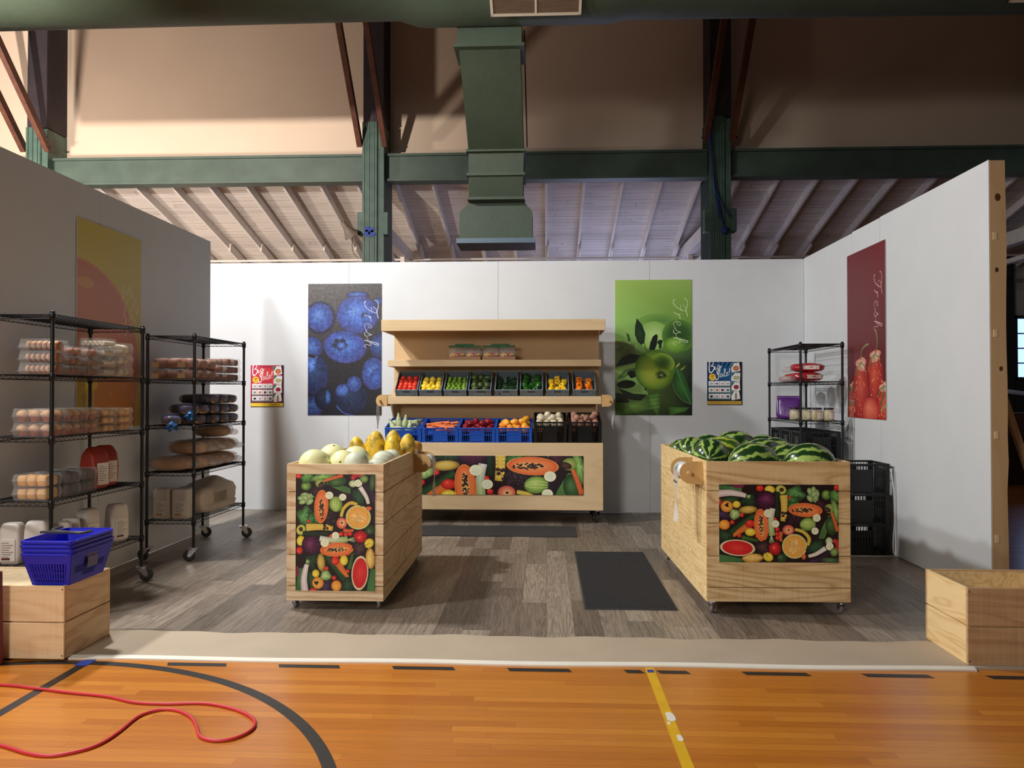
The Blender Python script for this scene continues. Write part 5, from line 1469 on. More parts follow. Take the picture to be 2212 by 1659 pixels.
ap = revolve('red_apple', apple_m, [(.004,-.026),(.014,-.034),(.028,-.028),(.038,-.006),(.038,.012),(.028,.03),(.014,.034),(.003,.024)], 18)
m = MB(); m.cyl((0,0,.022),(.004,0,.045), .0018, n=6); m.build('stem', brown_t, ap)
fill(ap, VM(BX[2]), [-.185, .185], [.05+.078*i for i in range(5)], .10+.038, 'dark red apple', 'the blue apple crate', 'apple', 'apples in the blue crate', rq, counts=[5,4,5,4,4])
used = [False]
for (x, y, w_) in ((-.09,.12,'on the left of the top layer'),(.05,.13,'in the middle of the top layer'),(.11,.22,'on the right of the top layer'),(-.03,.24,'at the back of the top layer')):
    place(copy_tree(ap), [False], M=VM(BX[2]) @ Matrix.Translation((x, y, .10+.095)) @ Euler((x*9, y*7, 1)).to_matrix().to_4x4(), label='dark red apple in the blue apple crate, ' + w_, cat='apple', group='apples in the blue crate')
mg = ellipsoid('mango', mango_m, .046, sx=1, sy=.85, sz=1.28)
fill(mg, VM(BX[3]), [-.185, .185], [.055+.095*i for i in range(4)], .10+.044, 'yellow orange mango', 'the blue mango crate', 'mango', 'mangoes in the blue crate', rq, counts=[4,3,4,3])
for (x, y, w_) in ((-.10,.14,'on top at the left'),(.0,.18,'on top in the middle'),(.09,.2,'on top at the right'),(.135,.30,'on top at the back right')):
    place(copy_tree(mg), [False], M=VM(BX[3]) @ Matrix.Translation((x, y, .10+.10)) @ Euler((1.3, x*9, y*7)).to_matrix().to_4x4(), label='yellow orange mango in the blue mango crate, ' + w_, cat='mango', group='mangoes in the blue crate')
def onion(name, mt, r): return revolve(name, mt, [(.003,-r*.95),(r*.5,-r*.85),(r*.95,-r*.35),(r,.1*r),(r*.8,r*.6),(r*.35,r*.92),(r*.12,r*1.1),(r*.08,r*1.3)], 16)
wo = onion('white_onion', wonion_m, .04)
fill(wo, VM(.045), [-.165, .165], [.05+.083*i for i in range(5)], .178+.038, 'white onion', 'the black onion crate', 'onion', 'white onions in the black crate', rq, counts=[4,4,3,4,3])
for (x, y, w_) in ((-.1,.13,'largest, heaped at the left'),(.03,.14,'heaped in the middle'),(.1,.24,'heaped at the back right'),(-.03,.27,'heaped at the back')):
    place(copy_tree(wo), [False], M=VM(.045) @ Matrix.Translation((x, y, .178+.09)) @ Euler((x*9, y*7, 1)).to_matrix().to_4x4(), label='white onion in the black onion crate, ' + w_, cat='onion', group='white onions in the black crate')
ro = ellipsoid('red_potato', ronion_m, .037, sz=1.12, sy=.9)
fill(ro, VM(.445), [-.165, .165], [.05+.08*i for i in range(5)], .178+.035, 'reddish brown potato', 'the rightmost black crate', 'potato', 'potatoes in the black crate', rq, counts=[4,4,4,4,3])
for (x, y, w_) in ((-.09,.15,'heaped at the left'),(.02,.12,'heaped at the front middle'),(.1,.18,'heaped at the right'),(.13,.31,'heaped at the back right corner'),(-.12,.3,'heaped at the back left corner')):
    place(copy_tree(ro), [False], M=VM(.445) @ Matrix.Translation((x, y, .178+.085)) @ Euler((x*9, y*7, 1)).to_matrix().to_4x4(), label='reddish brown potato in the rightmost black crate, ' + w_, cat='potato', group='potatoes in the black crate')

# ------------------------------------------------------------------ melons
hd = ellipsoid('honeydew_melon', honey_m, .107, sz=1.04, n=28)
m = MB(); m.lathe([(.0,.1135),(.006,.1130),(.009,.1112)], 10); m.build('blossom_end', stemend, hd)
used = [False]
for (x, y, s, e, w_) in ((-1.66,5.40,1.0,(1.9,.3,0),'largest, at the front left corner'),(-1.70,5.64,.88,(.9,.9,0),'just behind the front left one'),(-1.475,5.50,.95,(1.35,0,.05),'front row middle, stem end facing out'),(-1.66,5.88,1.02,(.4,.2,0),'at the back left of the honeydews'),(-1.45,5.76,1.0,(.6,1.2,0),'in the second row, middle')):
    place(hd, used, M=Matrix.Translation((x, y, SHL+.109*s)) @ Euler(e).to_matrix().to_4x4() @ Matrix.Scale(s, 4), label='cream honeydew melon in the narrow bin, ' + w_, cat='melon', group='honeydew melons')
cm = ellipsoid('pale_grey_melon', cant_m, .088, sx=1.1, n=26)
used = [False]
for (x, y, s, w_) in ((-1.345,5.37,.98,'front row, left of the right-hand one'),(-1.225,5.50,.84,'front row, nearest the right side'),(-1.23,5.68,.9,'third along the right side'),(-1.255,5.86,.98,'fourth along the right side'),(-1.24,6.06,.95,'rearmost, beside the papayas')):
    place(cm, used, M=Matrix.Translation((x, y, SHL+.088*s+.002+ (.03 if y == 5.37 else 0))) @ Matrix.Rotation(.5+y*9, 4, 'Z') @ Matrix.Scale(s, 4), label='pale grey green melon in the narrow bin, ' + w_, cat='melon', group='pale grey melons')
pp = revolve('papaya', pap_m, [(.0004,-.125),(.03,-.122),(.055,-.10),(.07,-.05),(.072,0),(.066,.05),(.05,.095),(.03,.122),(.012,.132),(.0004,.134)], 25, rib=.07, ribn=5)
used = [False]
for (x, y, s, tx, w_) in ((-1.575,6.32,.98,-.12,'leftmost of the upright ones'),(-1.50,6.5,1.0,.05,'just behind the leftmost'),(-1.415,6.30,1.16,0,'tallest, in the middle'),(-1.31,6.47,1.15,.04,'behind and right of the tallest'),(-1.27,6.27,1.02,.0,'third from the left in front'),(-1.185,6.45,1.05,.1,'rightmost upright')):
    place(pp, used, M=Matrix.Translation((x, y, SHL+.128*s)) @ Matrix.Rotation(tx, 4, 'Y') @ Matrix.Rotation(x*20, 4, 'Z') @ Matrix.Scale(s, 4), label='mottled yellow papaya standing in the narrow bin, ' + w_, cat='papaya', group='papayas standing in the bin')
p2 = revolve('papaya', papd_m, [(.0004,-.12),(.03,-.115),(.055,-.09),(.068,-.04),(.07,0),(.062,.05),(.045,.095),(.02,.12),(.0004,.125)], 22, rib=.06, ribn=5)
p2.matrix_world = Matrix.Translation((-1.22, 6.72, SHL+.072+.06)) @ Matrix.Rotation(1.35, 4, 'Y')
tag(p2, 'brownish orange papaya lying at the back right of the narrow bin', 'papaya')

WM = [ # x, y, r, elong, axis angle, kind, words
 (1.25,5.90,.147,1.08,75,0,'big striped one at the front left'),
 (1.46,5.47,.146,1.25,12,0,'long one in the front row, middle'),
 (1.76,5.72,.132,1.1,20,0,'round one wedged behind the front right melon'),
 (1.835,5.43,.146,1.2,-8,0,'front right corner'),
 (1.47,5.80,.112,1.0,0,2,'small plain dark green one near the front'),
 (1.68,6.02,.145,1.3,25,0,'second row, long, in the middle'),
 (1.885,5.99,.125,1.1,0,0,'second row, against the right side'),
 (1.215,6.25,.118,1.1,80,0,'against the left side, second from the front'),
 (1.43,6.26,.146,1.2,-25,1,'yellowing one with a pale belly'),
 (1.86,6.32,.140,1.15,10,0,'third row right'),
 (1.235,6.56,.135,1.05,60,0,'against the left side toward the back'),
 (1.60,6.56,.162,1.25,15,0,'large dark topped one at the back middle'),
 (1.86,6.68,.142,1.1,-20,0,'back right corner'),
 (1.20,6.86,.116,1.0,30,0,'back left corner'),
 (1.44,6.86,.138,1.1,0,0,'last row, second from left')]
protos = {}
for (x, y, r, el, a, k, w_) in WM:
    if k not in protos:
        o = ellipsoid('watermelon', [wm_m, wm_y, wm_d][k], .14, n=32)
        # lay the pole axis along x
        o.data.transform(Matrix.Rotation(PI/2, 4, 'Y'))
        m = MB(); m.lathe([(.0,.002),(.008,.001),(.012,-.004)], 10, M=Matrix.Translation((-.1395,0,0)) @ Matrix.Rotation(-PI/2, 4, 'Y')); m.build('stem_end', stemend, o)
        protos[k] = [o, [False]]
    o, used = protos[k]
    s = r/.14
    place(o, used, M=Matrix.Translation((x, y, SHR+r+.001)) @ Matrix.Rotation(R(a), 4, 'Z') @ Matrix.Rotation(x*7+y*3, 4, 'X') @ Matrix.Diagonal((s*el, s, s, 1)), label='watermelon in the wide bin, ' + w_, cat='watermelon', group='watermelons in the bin')

# ------------------------------------------------------------------ top shelf: trays with zip bags
card = mat('brown_cardboard', (176, 134, 98), .8, noise=.05)
clear = mat('clear_plastic', (232, 236, 238), .08, alpha=.16, spec=.7)
clear2 = mat('clouded_plastic', (222, 224, 226), .15, alpha=.16, spec=.7, noise=.1, nscale=30, bump=.6, bscale=40)
zipg = mat('green_zip', (30, 120, 52), .45)
fruit_bits = [mat('sweet_orange', (232,120,40), .4, varia=.1), mat('sweet_red', (196,56,44), .4), mat('sweet_yellow', (240,184,60), .4)]
def tray():
    t = thing('cardboard_tray', 'x', 'tray'); w, d, h = .20, .30, .062
    m = MB(); m.box(-w, w, 0, d, 0, .003)
    m.box(-w, w, 0, .003, 0, h); m.box(-w, w, d-.003, d, 0, h+.02); m.box(-w, -w+.003, 0, d, 0, h+.01); m.box(w-.003, w, 0, d, 0, h+.01)
    m.build('tray_body', card, t); return t
tr = tray(); used = [False]
TX = (-.985, -.568)
for x, w_ in zip(TX, ('left', 'right')):
    place(tr, used, loc=(x, 9.12, 1.8805), label='shallow brown cardboard tray of zip bags on the top shelf, %s one' % w_, cat='tray', group='cardboard trays on the top shelf')
def zipbag():
    t = thing('zip_bag', 'x', 'bag')
    m = MB()
    def f(p):
        s = max(0, 1-p.z/.19)
        return Vector((p.x*(1+.1*(1-s)), p.y*(.15+.85*s**.6), p.z))
    m.blob(.19, .09, .185, 3.5, 18, 10, .05, 6, 3, fn=f); m.build('bag_body', clear2, t)
    m = MB(); m.bbox(-.1, .1, -.005, .005, .172, .196, .002); m.box(-.098, .098, -.006, .006, .180, .184); m.build('zip', zipg, t)
    r = random.Random(2)
    for k in range(3):
        m = MB()
        for i in range(9):
            a = r.uniform(0, 3)
            pts = [(r.uniform(-.07,.07), r.uniform(-.02,.02), r.uniform(.02,.09))]
            p = pts[0]; pts = [(p[0]+.022*math.cos(a+b*.9), p[1]+.006*math.sin(b), p[2]+.018*math.sin(a+b*.9)) for b in range(4)]
            m.tube(pts, .011, 6)
        m.build('sweets', fruit_bits[k], t)
    return t
zb = zipbag(); used = [False]
for (x, y, rz, w_) in ((-1.075,9.19,.12,'front left of the left tray'),(-.885,9.19,-.1,'front right of the left tray'),(-1.0,9.30,.05,'at the back of the left tray'),(-.665,9.19,.06,'front left of the right tray'),(-.475,9.19,-.15,'front right of the right tray'),(-.56,9.31,.0,'at the back of the right tray')):
    place(zb, used, M=Matrix.Translation((x, y, 1.8845)) @ Matrix.Rotation(rz, 4, 'Z') @ Matrix.Rotation(R(-6 if y < 9.25 else 0), 4, 'X') @ Matrix.Scale(1.0 if y < 9.25 else 1.14, 4), label='clear zip bag of orange sweets with green top, ' + w_, cat='bag', group='green topped zip bags')
m = MB(); m.bbox(-.17, .17, 0, .26, 0, .02, .002); m.box(-.165, .165, .004, .25, .02, .023)
tag(m.build('flat_tray', mat('slate_blue_tray', (86, 88, 110), .5), loc=(.335, 9.14, 1.8805)), 'thin slate blue tray lying flat at the right of the top shelf', 'tray')
# ------------------------------------------------------------------ bakery goods on the racks
crust = mat('golden_crust', (204, 158, 112), .6, noise=.25, nscale=18)
crust_d = mat('brown_crust', (150, 86, 46), .6, noise=.25, nscale=14)
loaf_m = mat('loaf_crust', (204, 142, 76), .55, noise=.25, nscale=9)
cream_c = mat('cream_pastry', (222, 206, 180), .6, noise=.1)
choc = mat('dark_chocolate', (62, 38, 30), .5, noise=.3)
cup_m = mat('muffin_paper', (176, 104, 74), .7)
cake_m = mat('yellow_cake', (232, 178, 104), .7, noise=.1)

def clam(parent, w, d, h, seam=.5, x=0, y=0, z=0):
    """clear hinged box: base, lid and the flange between them"""
    m = MB(); T_ = Matrix.Translation((x, y, z))
    t = .0008; a = .012
    def ring(z0, z1, s0, s1):
        vs = []
        for (zz, s) in ((z0, s0), (z1, s1)):
            vs += [(-w/2+s, -d/2+s, zz), (w/2-s, -d/2+s, zz), (w/2-s, d/2-s, zz), (-w/2+s, d/2-s, zz)]
        m.add(vs, [(0,1,5,4),(1,2,6,5),(2,3,7,6),(3,0,4,7)], 0, False, T_)
        return vs
    b = ring(0, h*seam, a, .004); m.add(b[:4], [(3,2,1,0)], 0, False, T_)
    l = ring(h*seam+.002, h, .004, a); m.add(l[4:], [(0,1,2,3)], 0, False, T_)
    m.box(-w/2-.004, w/2+.004, -d/2-.006, d/2+.004, h*seam-.0006, h*seam+.0016, 0, T_)
    return m.build('clear_box', clear, parent)

def muffin_box():
    t = thing('muffin_box', 'x', 'muffin box'); w, d, h = .26, .19, .092
    clam(t, w, d, h, .42)
    k = 0
    for i in range(3):
        for j in range(2):
            M_ = Matrix.Translation((-.082+.082*i, -.044+.088*j, .003))
            r = random.Random(i*2+j)
            m = MB(); m.lathe([(.023,0),(.033,.036),(.034,.040),(.030,.040)], 16, rib=.06, ribn=12, M=M_)
            c = m.build('muffin_cup', cup_m, t)
            m = MB(); m.lathe([(.03,.036),(.040,.044),(.041,.052),(.034,.066),(.02,.077),(.006,.081),(.0004,.0815)], 16, rib=.05, ribn=7, M=M_); m.build('muffin_top', crust, c)
    return t
def roll_box():
    t = thing('pastry_box', 'x', 'pastry box'); w, d, h = .24, .20, .078
    clam(t, w, d, h, .25)
    m = MB()
    for j in range(6):
        xx = -.088 + .035*j
        for i in range(7):
            a = PI*(i+.5)/7
            pass
        m.blob(.034, .175, .066, 2.3, 12, 8, .02, 5, j, M=Matrix.Translation((xx, 0, .003)) @ Matrix.Rotation(.22, 4, 'Z'))
    m.build('striped_rolls', [crust, crust_d][0], t)
    m = MB()
    for j in range(6): m.blob(.010, .168, .064, 2.3, 8, 8, M=Matrix.Translation((-.0705+.035*j, 0, .003)) @ Matrix.Rotation(.22, 4, 'Z'))
    m.build('rolls_crease', crust_d, t)
    return t
def cookie_box(mt, nx, ny, r, h_=.066, lab='cookie'):
    t = thing('cookie_box', 'x', 'cookie box'); w, d, h = .24, .18, h_
    clam(t, w, d, h, .5)
    for i in range(nx):
        for j in range(ny):
            m = MB(); q = random.Random(i*5+j)
            m.blob((w-.04)/nx*.95, (d-.035)/ny*.95, h-.012, r, 14, 8, .06, 5, i*3+j, M=Matrix.Translation((-(w-.04)/2+(w-.04)*(i+.5)/nx, -(d-.035)/2+(d-.035)*(j+.5)/ny, .003)))
            m.build(lab, mt, t)
    return t
def wave_box():
    t = thing('scalloped_box', 'x', 'pastry box'); w, d, h = .20, .18, .07
    clam(t, w, d, h, .4)
    for i in range(5):
        m = MB(); m.cyl((-.072+.036*i, -.07, .033), (-.072+.036*i, .07, .033), .0185, .0185, 12); m.build('shell_pastry', cream_c, t)
    return t
rA = (-3.662, 4.86); LVZ = {0: .3625, 1: .7925, 2: 1.2125, 3: 1.6275}
def put(proto, used, x, y, z, rz, label, cat, group): return place(proto, used, loc=(x, y, z), rz=rz, label=label, cat=cat, group=group)
# rack A, upper shelf
rb = roll_box(); u = [False]
for k, w_ in enumerate(('bottom','middle','top')):
    put(rb, u, -3.40, 5.03, LVZ[3]+.0015+.0795*k, PI/2*0+.05*k, 'clear box of striped golden rolls on the near rack, %s of three' % w_, 'pastry box', 'boxes of striped rolls')
cb = cookie_box(crust_d, 3, 2, 2.4, .066, 'brown_pastry'); u = [False]
for col, y in enumerate((5.235, 5.425)):
    for k in range(3):
        put(cb, u, -3.40, y, LVZ[3]+.0015+.068*k, 0, 'clear box of brown pastries on the upper shelf of the near rack, %s column, %s' % (['front','second'][col], ['bottom','middle','top'][k]), 'pastry box', 'boxes of brown pastries')
wb = wave_box(); u = [False]
for k in range(4): put(wb, u, -3.375, 5.61, LVZ[3]+.0015+.0715*k, 0, 'clear box of pale shell pastries in the stack of four, %s' % ['bottom','second up','third up','top'][k], 'pastry box', 'boxes of pale shell pastries')
cc = cookie_box(cream_c, 2, 2, 2.2, .086, 'cream_cookie'); u = [False]
for k in range(3): put(cc, u, -3.37, 5.80, LVZ[3]+.0015+.088*k, 0, 'clear box of cream cookies at the far end of the upper shelf, %s' % ['bottom','middle','top'][k], 'cookie box', 'boxes of cream cookies')
# muffins
mb_ = muffin_box(); u = [False]
for k in range(2):
    for j, (y, w_) in enumerate(((4.97,'nearest the camera'),(5.17,'second column'),(5.37,'third column'))):
        put(mb_, u, -3.39, y, LVZ[2]+.0015+.094*k, .0, 'clear box of six golden muffins, %s, %s layer' % (w_, ['lower','upper'][k]), 'muffin box', 'boxes of muffins')
cl = cookie_box(cake_m, 4, 2, 3.5, .058, 'cake_slice'); u = [False]
for j, (y, w_) in enumerate(((5.585,'beside the muffins'),(5.80,'at the far end'))):
    for k in range(3): put(cl, u, -3.37, y, LVZ[2]+.0015+.06*k, 0, 'clear tray of pale cake slices %s of the muffin shelf, %s' % (w_, ['bottom','middle','top'][k]), 'cake box', 'trays of cake slices')
# brownies
bw = cookie_box(choc, 2, 2, 5, .085, 'dark_brownie'); u = [False]
bk = cookie_box(cake_m, 3, 2, 4, .085, 'cookie_bar'); u2 = [False]
for j, y in enumerate((4.97, 5.165, 5.36)):
    for k in range(2):
        if j == 0: put(bk, u2, -3.40, y, LVZ[1]+.0015+.087*k, 0, 'clear box of golden cookie bars at the front of the brownie shelf, %s' % ['lower','upper'][k], 'cookie box', 'boxes of cookie bars')
        else: put(bw, u, -3.39, y, LVZ[1]+.0015+.087*k, 0, 'clear box of dark brownies, %s column, %s' % (['','front','rear'][j], ['lower','upper'][k]), 'brownie box', 'boxes of brownies')
# paper bags
def paper_bag(name, body, label_m, w, d, h, top='fold', lab=True, amp=.012, e=6, accent=None):
    t = thing(name, 'x', 'bag')
    def f(p):
        s = p.z/h
        if top == 'fold': k = 1 - max(0, s-.72)/.28*.85; return Vector((p.x*(1+.02*s), p.y*max(.12, k), p.z))
        if top == 'round': k = 1 - .12*s*s; return Vector((p.x*k, p.y*k, p.z))
        return p
    m = MB(); m.blob(w, d, h, e, 32, 16, amp, 5, int(w*1000), fn=f); m.build('bag_body', body, t)
    if lab:
        m = MB(); m.box(-w*.32, w*.32, -d/2-.003, -d/2+.004, h*.10, h*.62); l = m.build('printed_label', label_m, t)
        m = MB()
        for i in range(7): m.box(-w*.27, w*(.05+.2*((i*7)%3)/2), -d/2-.0042, -d/2-.0030, h*(.2+.055*i), h*(.2+.055*i)+.004)
        m.build('label_text', mat('label_grey_ink', (120,112,104), .6), l)
        if accent:
            m = MB(); m.box(-w*.28, w*.1, -d/2-.0045, -d/2-.0030, h*.13, h*.18); m.build('label_stripe', accent, l)
    return t
red_bag = mat('red_brown_bag', (158, 52, 34), .5, noise=.15); orange_lab = mat('orange_label', (196, 104, 62), .5); white_bag = mat('white_flour_bag', (214, 206, 198), .6, noise=.05, bump=.3, bscale=12)
maroon_ink = mat('maroon_ink', (92, 40, 48), .5); white_lab = mat('cream_label', (226, 218, 206), .6)
rbg = paper_bag('paper_bag', red_bag, white_lab, .15, .16, .31); u = [False]
for (x, y, rz, w_) in ((-3.36,5.55,1.3,'front one'),(-3.40,5.74,1.2,'rear one')):
    put(rbg, u, x, y, LVZ[1]+.0015, rz, 'tall red brown paper bag with a folded top on the near rack, ' + w_, 'paper bag', 'red brown paper bags')
fb = paper_bag('flour_bag', white_bag, white_lab, .15, .115, .29, 'round', accent=maroon_ink); u = [False]
for (x, y, rz, s, w_) in ((-3.40,4.975,.3,1.0,'white, at the front of the bottom shelf, brightly lit'),(-3.56,4.96,.1,.95,'white, left of the brightly lit one'),(-3.36,5.17,.4,.86,'low one just behind the blue baskets'),(-3.40,5.33,.5,.86,'slanting one behind the blue baskets'),(-3.38,5.50,1.3,1.0,'tall, left of the gap on the bottom shelf'),(-3.31,5.76,1.15,1.0,'standing alone at the far end of the bottom shelf')):
    o = put(fb, u, x, y, LVZ[0]+.0015, rz, 'flour bag, ' + w_, 'flour bag', 'white flour bags on the near rack'); o.scale = (s, s, s)

# rack B
lf = thing('bread_pack', 'x', 'bread pack')
m = MB(); 
for i in range(3): m.blob(.125, .15, .094, 3.2, 16, 10, .03, 5, i, M=Matrix.Translation((-.13+.13*i, 0, .002)))
m.build('bread_rolls', crust_d, lf)
m = MB(); m.blob(.40, .165, .096, 5, 28, 12, .02, 9, 4); m.build('clear_wrap', clear, lf)
for xx in (-.19, .05):
    m = MB(); m.box(xx, xx+.07, -.0835, -.0825, .01, .055); m.build('paper_label', mat('tan_label', (196,160,116), .6), lf)
u = [False]
for k in range(2):
    for j, y in enumerate((6.82, 7.0, 7.18)):
        put(lf, u, -3.37, y, LVZ[3]+.0015+.098*k, 0, 'clear pack of brown rolls on the far rack top shelf, %s column, %s' % (['front','middle','rear'][j], ['lower','upper'][k]), 'bread pack', 'packs of brown rolls')
bs = cookie_box(crust_d, 4, 2, 3, .075, 'toasted_bread'); u = [False]
for j, y in enumerate((7.38, 7.58, 7.75)):
    for k in range(3 if j else 2):
        put(bs, u, -3.30, y, LVZ[3]+.0015+.077*k, 0, 'clear box of toasted bread at the right of the top bread shelf, %s column, %s' % (['first','second','third'][j], ['bottom','middle','top'][k]), 'bread box', 'boxes of toasted bread')
bluew = mat('blue_tinted_plastic', (34, 78, 128), .16, alpha=.6, noise=.3, nscale=12, bump=.7, bscale=25)
bluek = mat('blue_twist_plastic', (30, 92, 150), .35, alpha=.85, noise=.3, nscale=30, bump=.7, bscale=40)
def loaf_bag(wrap, tail, crustm, w=.36, d=.17, h=.092, tails=True):
    t = thing('bagged_loaf', 'x', 'loaf')
    m = MB()
    for i in range(7): m.blob(.05, d*.9, h*.9, 3, 12, 8, .02, 5, i, M=Matrix.Translation((-w/2+.04+i*(w-.08)/6, 0, .003)))
    m.build('sliced_bread', crustm, t)
    m = MB(); m.blob(w*1.03, d*1.04, h*1.02, 3.4, 30, 14, .03, 13, 5); b = m.build('plastic_bag', wrap, t)
    if not tails: return t
    m = MB()
    vs = []; n = 16; q = random.Random(9)
    prof = [(.012, 0), (.009, .012), (.03, .04), (.045, .07), (.05, .085)]
    for (r, z) in prof:
        for i in range(n):
            a = 2*PI*i/n; rr = r*(1+.35*math.sin(a*5+z*60)); vs.append((w/2+z*.7-.01, rr*math.cos(a)*1.0, h*.45 - z*.75 + rr*math.sin(a)*.6))
    m.add(vs, [(k*n+i, k*n+(i+1)%n, (k+1)*n+(i+1)%n, (k+1)*n+i) for k in range(4) for i in range(n)], 0, True)
    m.build('twisted_end', tail, t)
    return t
lb = loaf_bag(bluew, bluek, cake_m); u = [False]; lb2 = loaf_bag(bluew, bluek, cake_m, tails=False); u3 = [False]
for (x, y, z, rz, w_) in ((-3.42,6.84,0,-1.1,'front, bottom, its twisted end hanging over the edge'),(-3.30,6.90,.094,-1.0,'front, upper, with a bright blue twist'),(-3.40,7.08,0,-.15,'second column, bottom'),(-3.38,7.10,.094,-.1,'second column, top'),
        (-3.36,7.28,0,.05,'third column, bottom'),(-3.36,7.28,.094,0,'third column, middle'),(-3.37,7.29,.188,.08,'third column, top'),(-3.34,7.46,0,0,'fourth column, bottom'),(-3.34,7.46,.094,.04,'fourth column, middle'),(-3.35,7.46,.188,0,'fourth column, top'),(-3.33,7.65,0,.0,'rear column, bottom'),(-3.33,7.65,.094,.05,'rear column, middle'),(-3.34,7.64,.188,.02,'rear column, top')):
    put(*((lb, u) if y < 6.95 else (lb2, u3)), x, y, LVZ[2]+.0015+z, rz, 'blue bagged loaf on the far rack, ' + w_, 'loaf', 'blue bagged loaves')
clw = mat('wrinkled_clear_bag', (216, 208, 200), .12, alpha=.36, spec=.7, noise=.1, bump=.7, bscale=30)
def long_loaf():
    t = thing('long_loaf', 'x', 'loaf')
    m = MB(); m.blob(.35, .165, .125, 2.6, 28, 14, .02, 5, 3); m.build('loaf', loaf_m, t)
    m = MB(); m.blob(.385, .178, .134, 3, 44, 20, .07, 13, 8); m.build('clear_bag', clw, t)
    m = MB(); m.blob(.09, .10, .06, 2.2, 16, 10, .2, 9, 2, M=Matrix.Translation((.21, 0, .02))); m.build('gathered_end', clw, t)
    return t
ll = long_loaf(); u = [False]
for (x, y, z, rz, w_) in ((-3.44,6.87,0,.35,'pale end showing, front left'),(-3.35,7.03,0,.25,'long one in front'),(-3.36,7.06,.136,.1,'resting on top of the front ones'),(-3.36,7.22,0,0,'middle, bottom'),(-3.35,7.24,.136,.05,'middle, upper'),(-3.35,7.42,0,0,'rear middle, bottom'),(-3.34,7.42,.136,.06,'rear middle, upper'),(-3.34,7.52,.272,.0,'topmost of the heap'),(-3.34,7.62,0,.02,'rear, bottom'),(-3.33,7.62,.136,0,'rear, upper')):
    put(ll, u, x, y, LVZ[1]+.0015+z, rz, 'bagged golden loaf on the far rack, ' + w_, 'loaf', 'golden bagged loaves')
orange_ink = mat('orange_ink', (206, 130, 70), .5)
cart = paper_bag('flour_bag', mat('white_carton_bag', (210,202,192), .6, noise=.04), white_lab, .155, .14, .275, 'none', e=9, accent=orange_ink); u = [False]
for (x, y, w_) in ((-3.475,6.82,'left'),(-3.30,6.82,'right')):
    put(cart, u, x, y, LVZ[0]+.0015, 0, 'square white flour bag at the front of the far rack bottom shelf, %s one' % w_, 'flour bag', 'square white flour bags')
sk = thing('flour_sack', 'large beige flour sack lying on the bottom shelf of the far rack', 'sack', (-3.36, 7.40, LVZ[0]+.0015))
sackm = mat('beige_sack_paper', (196,184,166), .7, noise=.07, nscale=5, bump=.9, bscale=8)
def sf(p): return Vector((p.x, p.y, p.z*(1+.12*math.sin(p.y*9)+.06*math.sin(p.x*22+p.y*8))))
m = MB(); m.blob(.40, .86, .27, 3.2, 44, 22, .035, 8, 6, fn=sf); m.build('sack_body', sackm, sk)
m = MB(); m.blob(.40, .80, .10, 3.4, 40, 12, .05, 9, 12, M=Matrix.Translation((.015, 0, 0))); m.build('lower_fold', sackm, sk)
m = MB(); 
for i in range(9): m.box(.203, .2045, -.22+.03*i, -.22+.03*i+.012, .09, .19)
m.build('printed_text', mat('faded_ink', (150,140,126), .7), sk)

# rack C
redp = mat('red_printed_plastic', (176, 40, 50), .22, noise=.25, nscale=9, bump=.5, bscale=25)
def snack():
    t = thing('red_bag', 'x', 'bag')
    m = MB(); m.blob(.34, .22, .10, 2.6, 30, 14, .08, 7, 3); m.build('bag_body', redp, t)
    m = MB(); m.blob(.12, .16, .06, 2.4, 18, 10, .15, 9, 5, M=Matrix.Translation((-.2, 0, .0))); m.build('clear_end', clw, t)
    m = MB(); m.box(-.05, .11, -.112, -.1, .03, .07, M=Matrix.Rotation(R(0), 4, 'X')); m.build('white_print', white_lab, t)
    return t
sn = snack(); u = [False]
for (x, y, z, rz, w_) in ((2.80,8.36,0,.2,'nearest, lying flat'),(2.82,8.40,.10,-.2,'resting on top of the nearest'),(2.82,8.68,0,.5,'behind the first two'),(2.80,8.98,0,1.2,'low one toward the back')):
    o = put(sn, u, x, y, LVZ[3]+.0015+z, rz, 'red printed plastic bag on the right rack, ' + w_, 'bag', 'red bags on the right rack')
    if y > 8.9: o.scale = (.9, .9, .7)
purp = mat('purple_foil', (84, 30, 116), .28, noise=.15, nscale=6, bump=.3, bscale=14)
pb = thing('purple_bag', 'x', 'bag')
def pf(p):
    s = p.z/.25; k = 1 - .9*max(0, min(1, s))**1.3; return Vector((p.x*(1-.06*s), p.y*max(k, .06), p.z))
m = MB(); m.blob(.24, .15, .235, 7, 36, 16, .015, 6, 3, fn=pf); m.build('bag_body', purp, pb)
m = MB(); m.box(-.112, .112, -.006, .006, .205, .26); m.build('folded_top', purp, pb)
m = MB(); m.box(-.065, -.02, -.075, -.071, .04, .15, M=Matrix.Translation((0,.0,0)) @ Matrix.Rotation(R(-17), 4, 'X')); m.build('silver_print', mat('silver_ink', (160,150,176), .4), pb)
u = [False]
for (x, y, rz, w_) in ((2.76,8.82,-.5,'front one with a silver mark'),(2.80,9.03,-.35,'rear one')):
    put(pb, u, x, y, LVZ[2]+.0015, rz, 'purple foil stand-up bag with a folded top, ' + w_, 'bag', 'purple foil bags')
jarg = mat('jar_glass', (226,214,180), .1, alpha=.35, spec=.7); jarf = mat('jar_cream_filling', (216,202,160), .5, noise=.08)
jr_ = thing('storage_jar', 'x', 'jar')
m = MB(); m.lathe([(.045,.0),(.055,.004),(.056,.09),(.05,.105),(.046,.11),(.046,.118)], 24, sx=1, sy=1); m.build('glass', jarg, jr_)
m = MB(); m.lathe([(.044,.004),(.052,.008),(.053,.085),(.046,.098)], 20); m.build('filling', jarf, jr_)
m = MB(); m.lathe([(.048,.116),(.05,.118),(.05,.134),(.047,.136)], 24); m.build('lid', mat('black_lid', (24,24,24), .4), jr_)
m = MB(); 
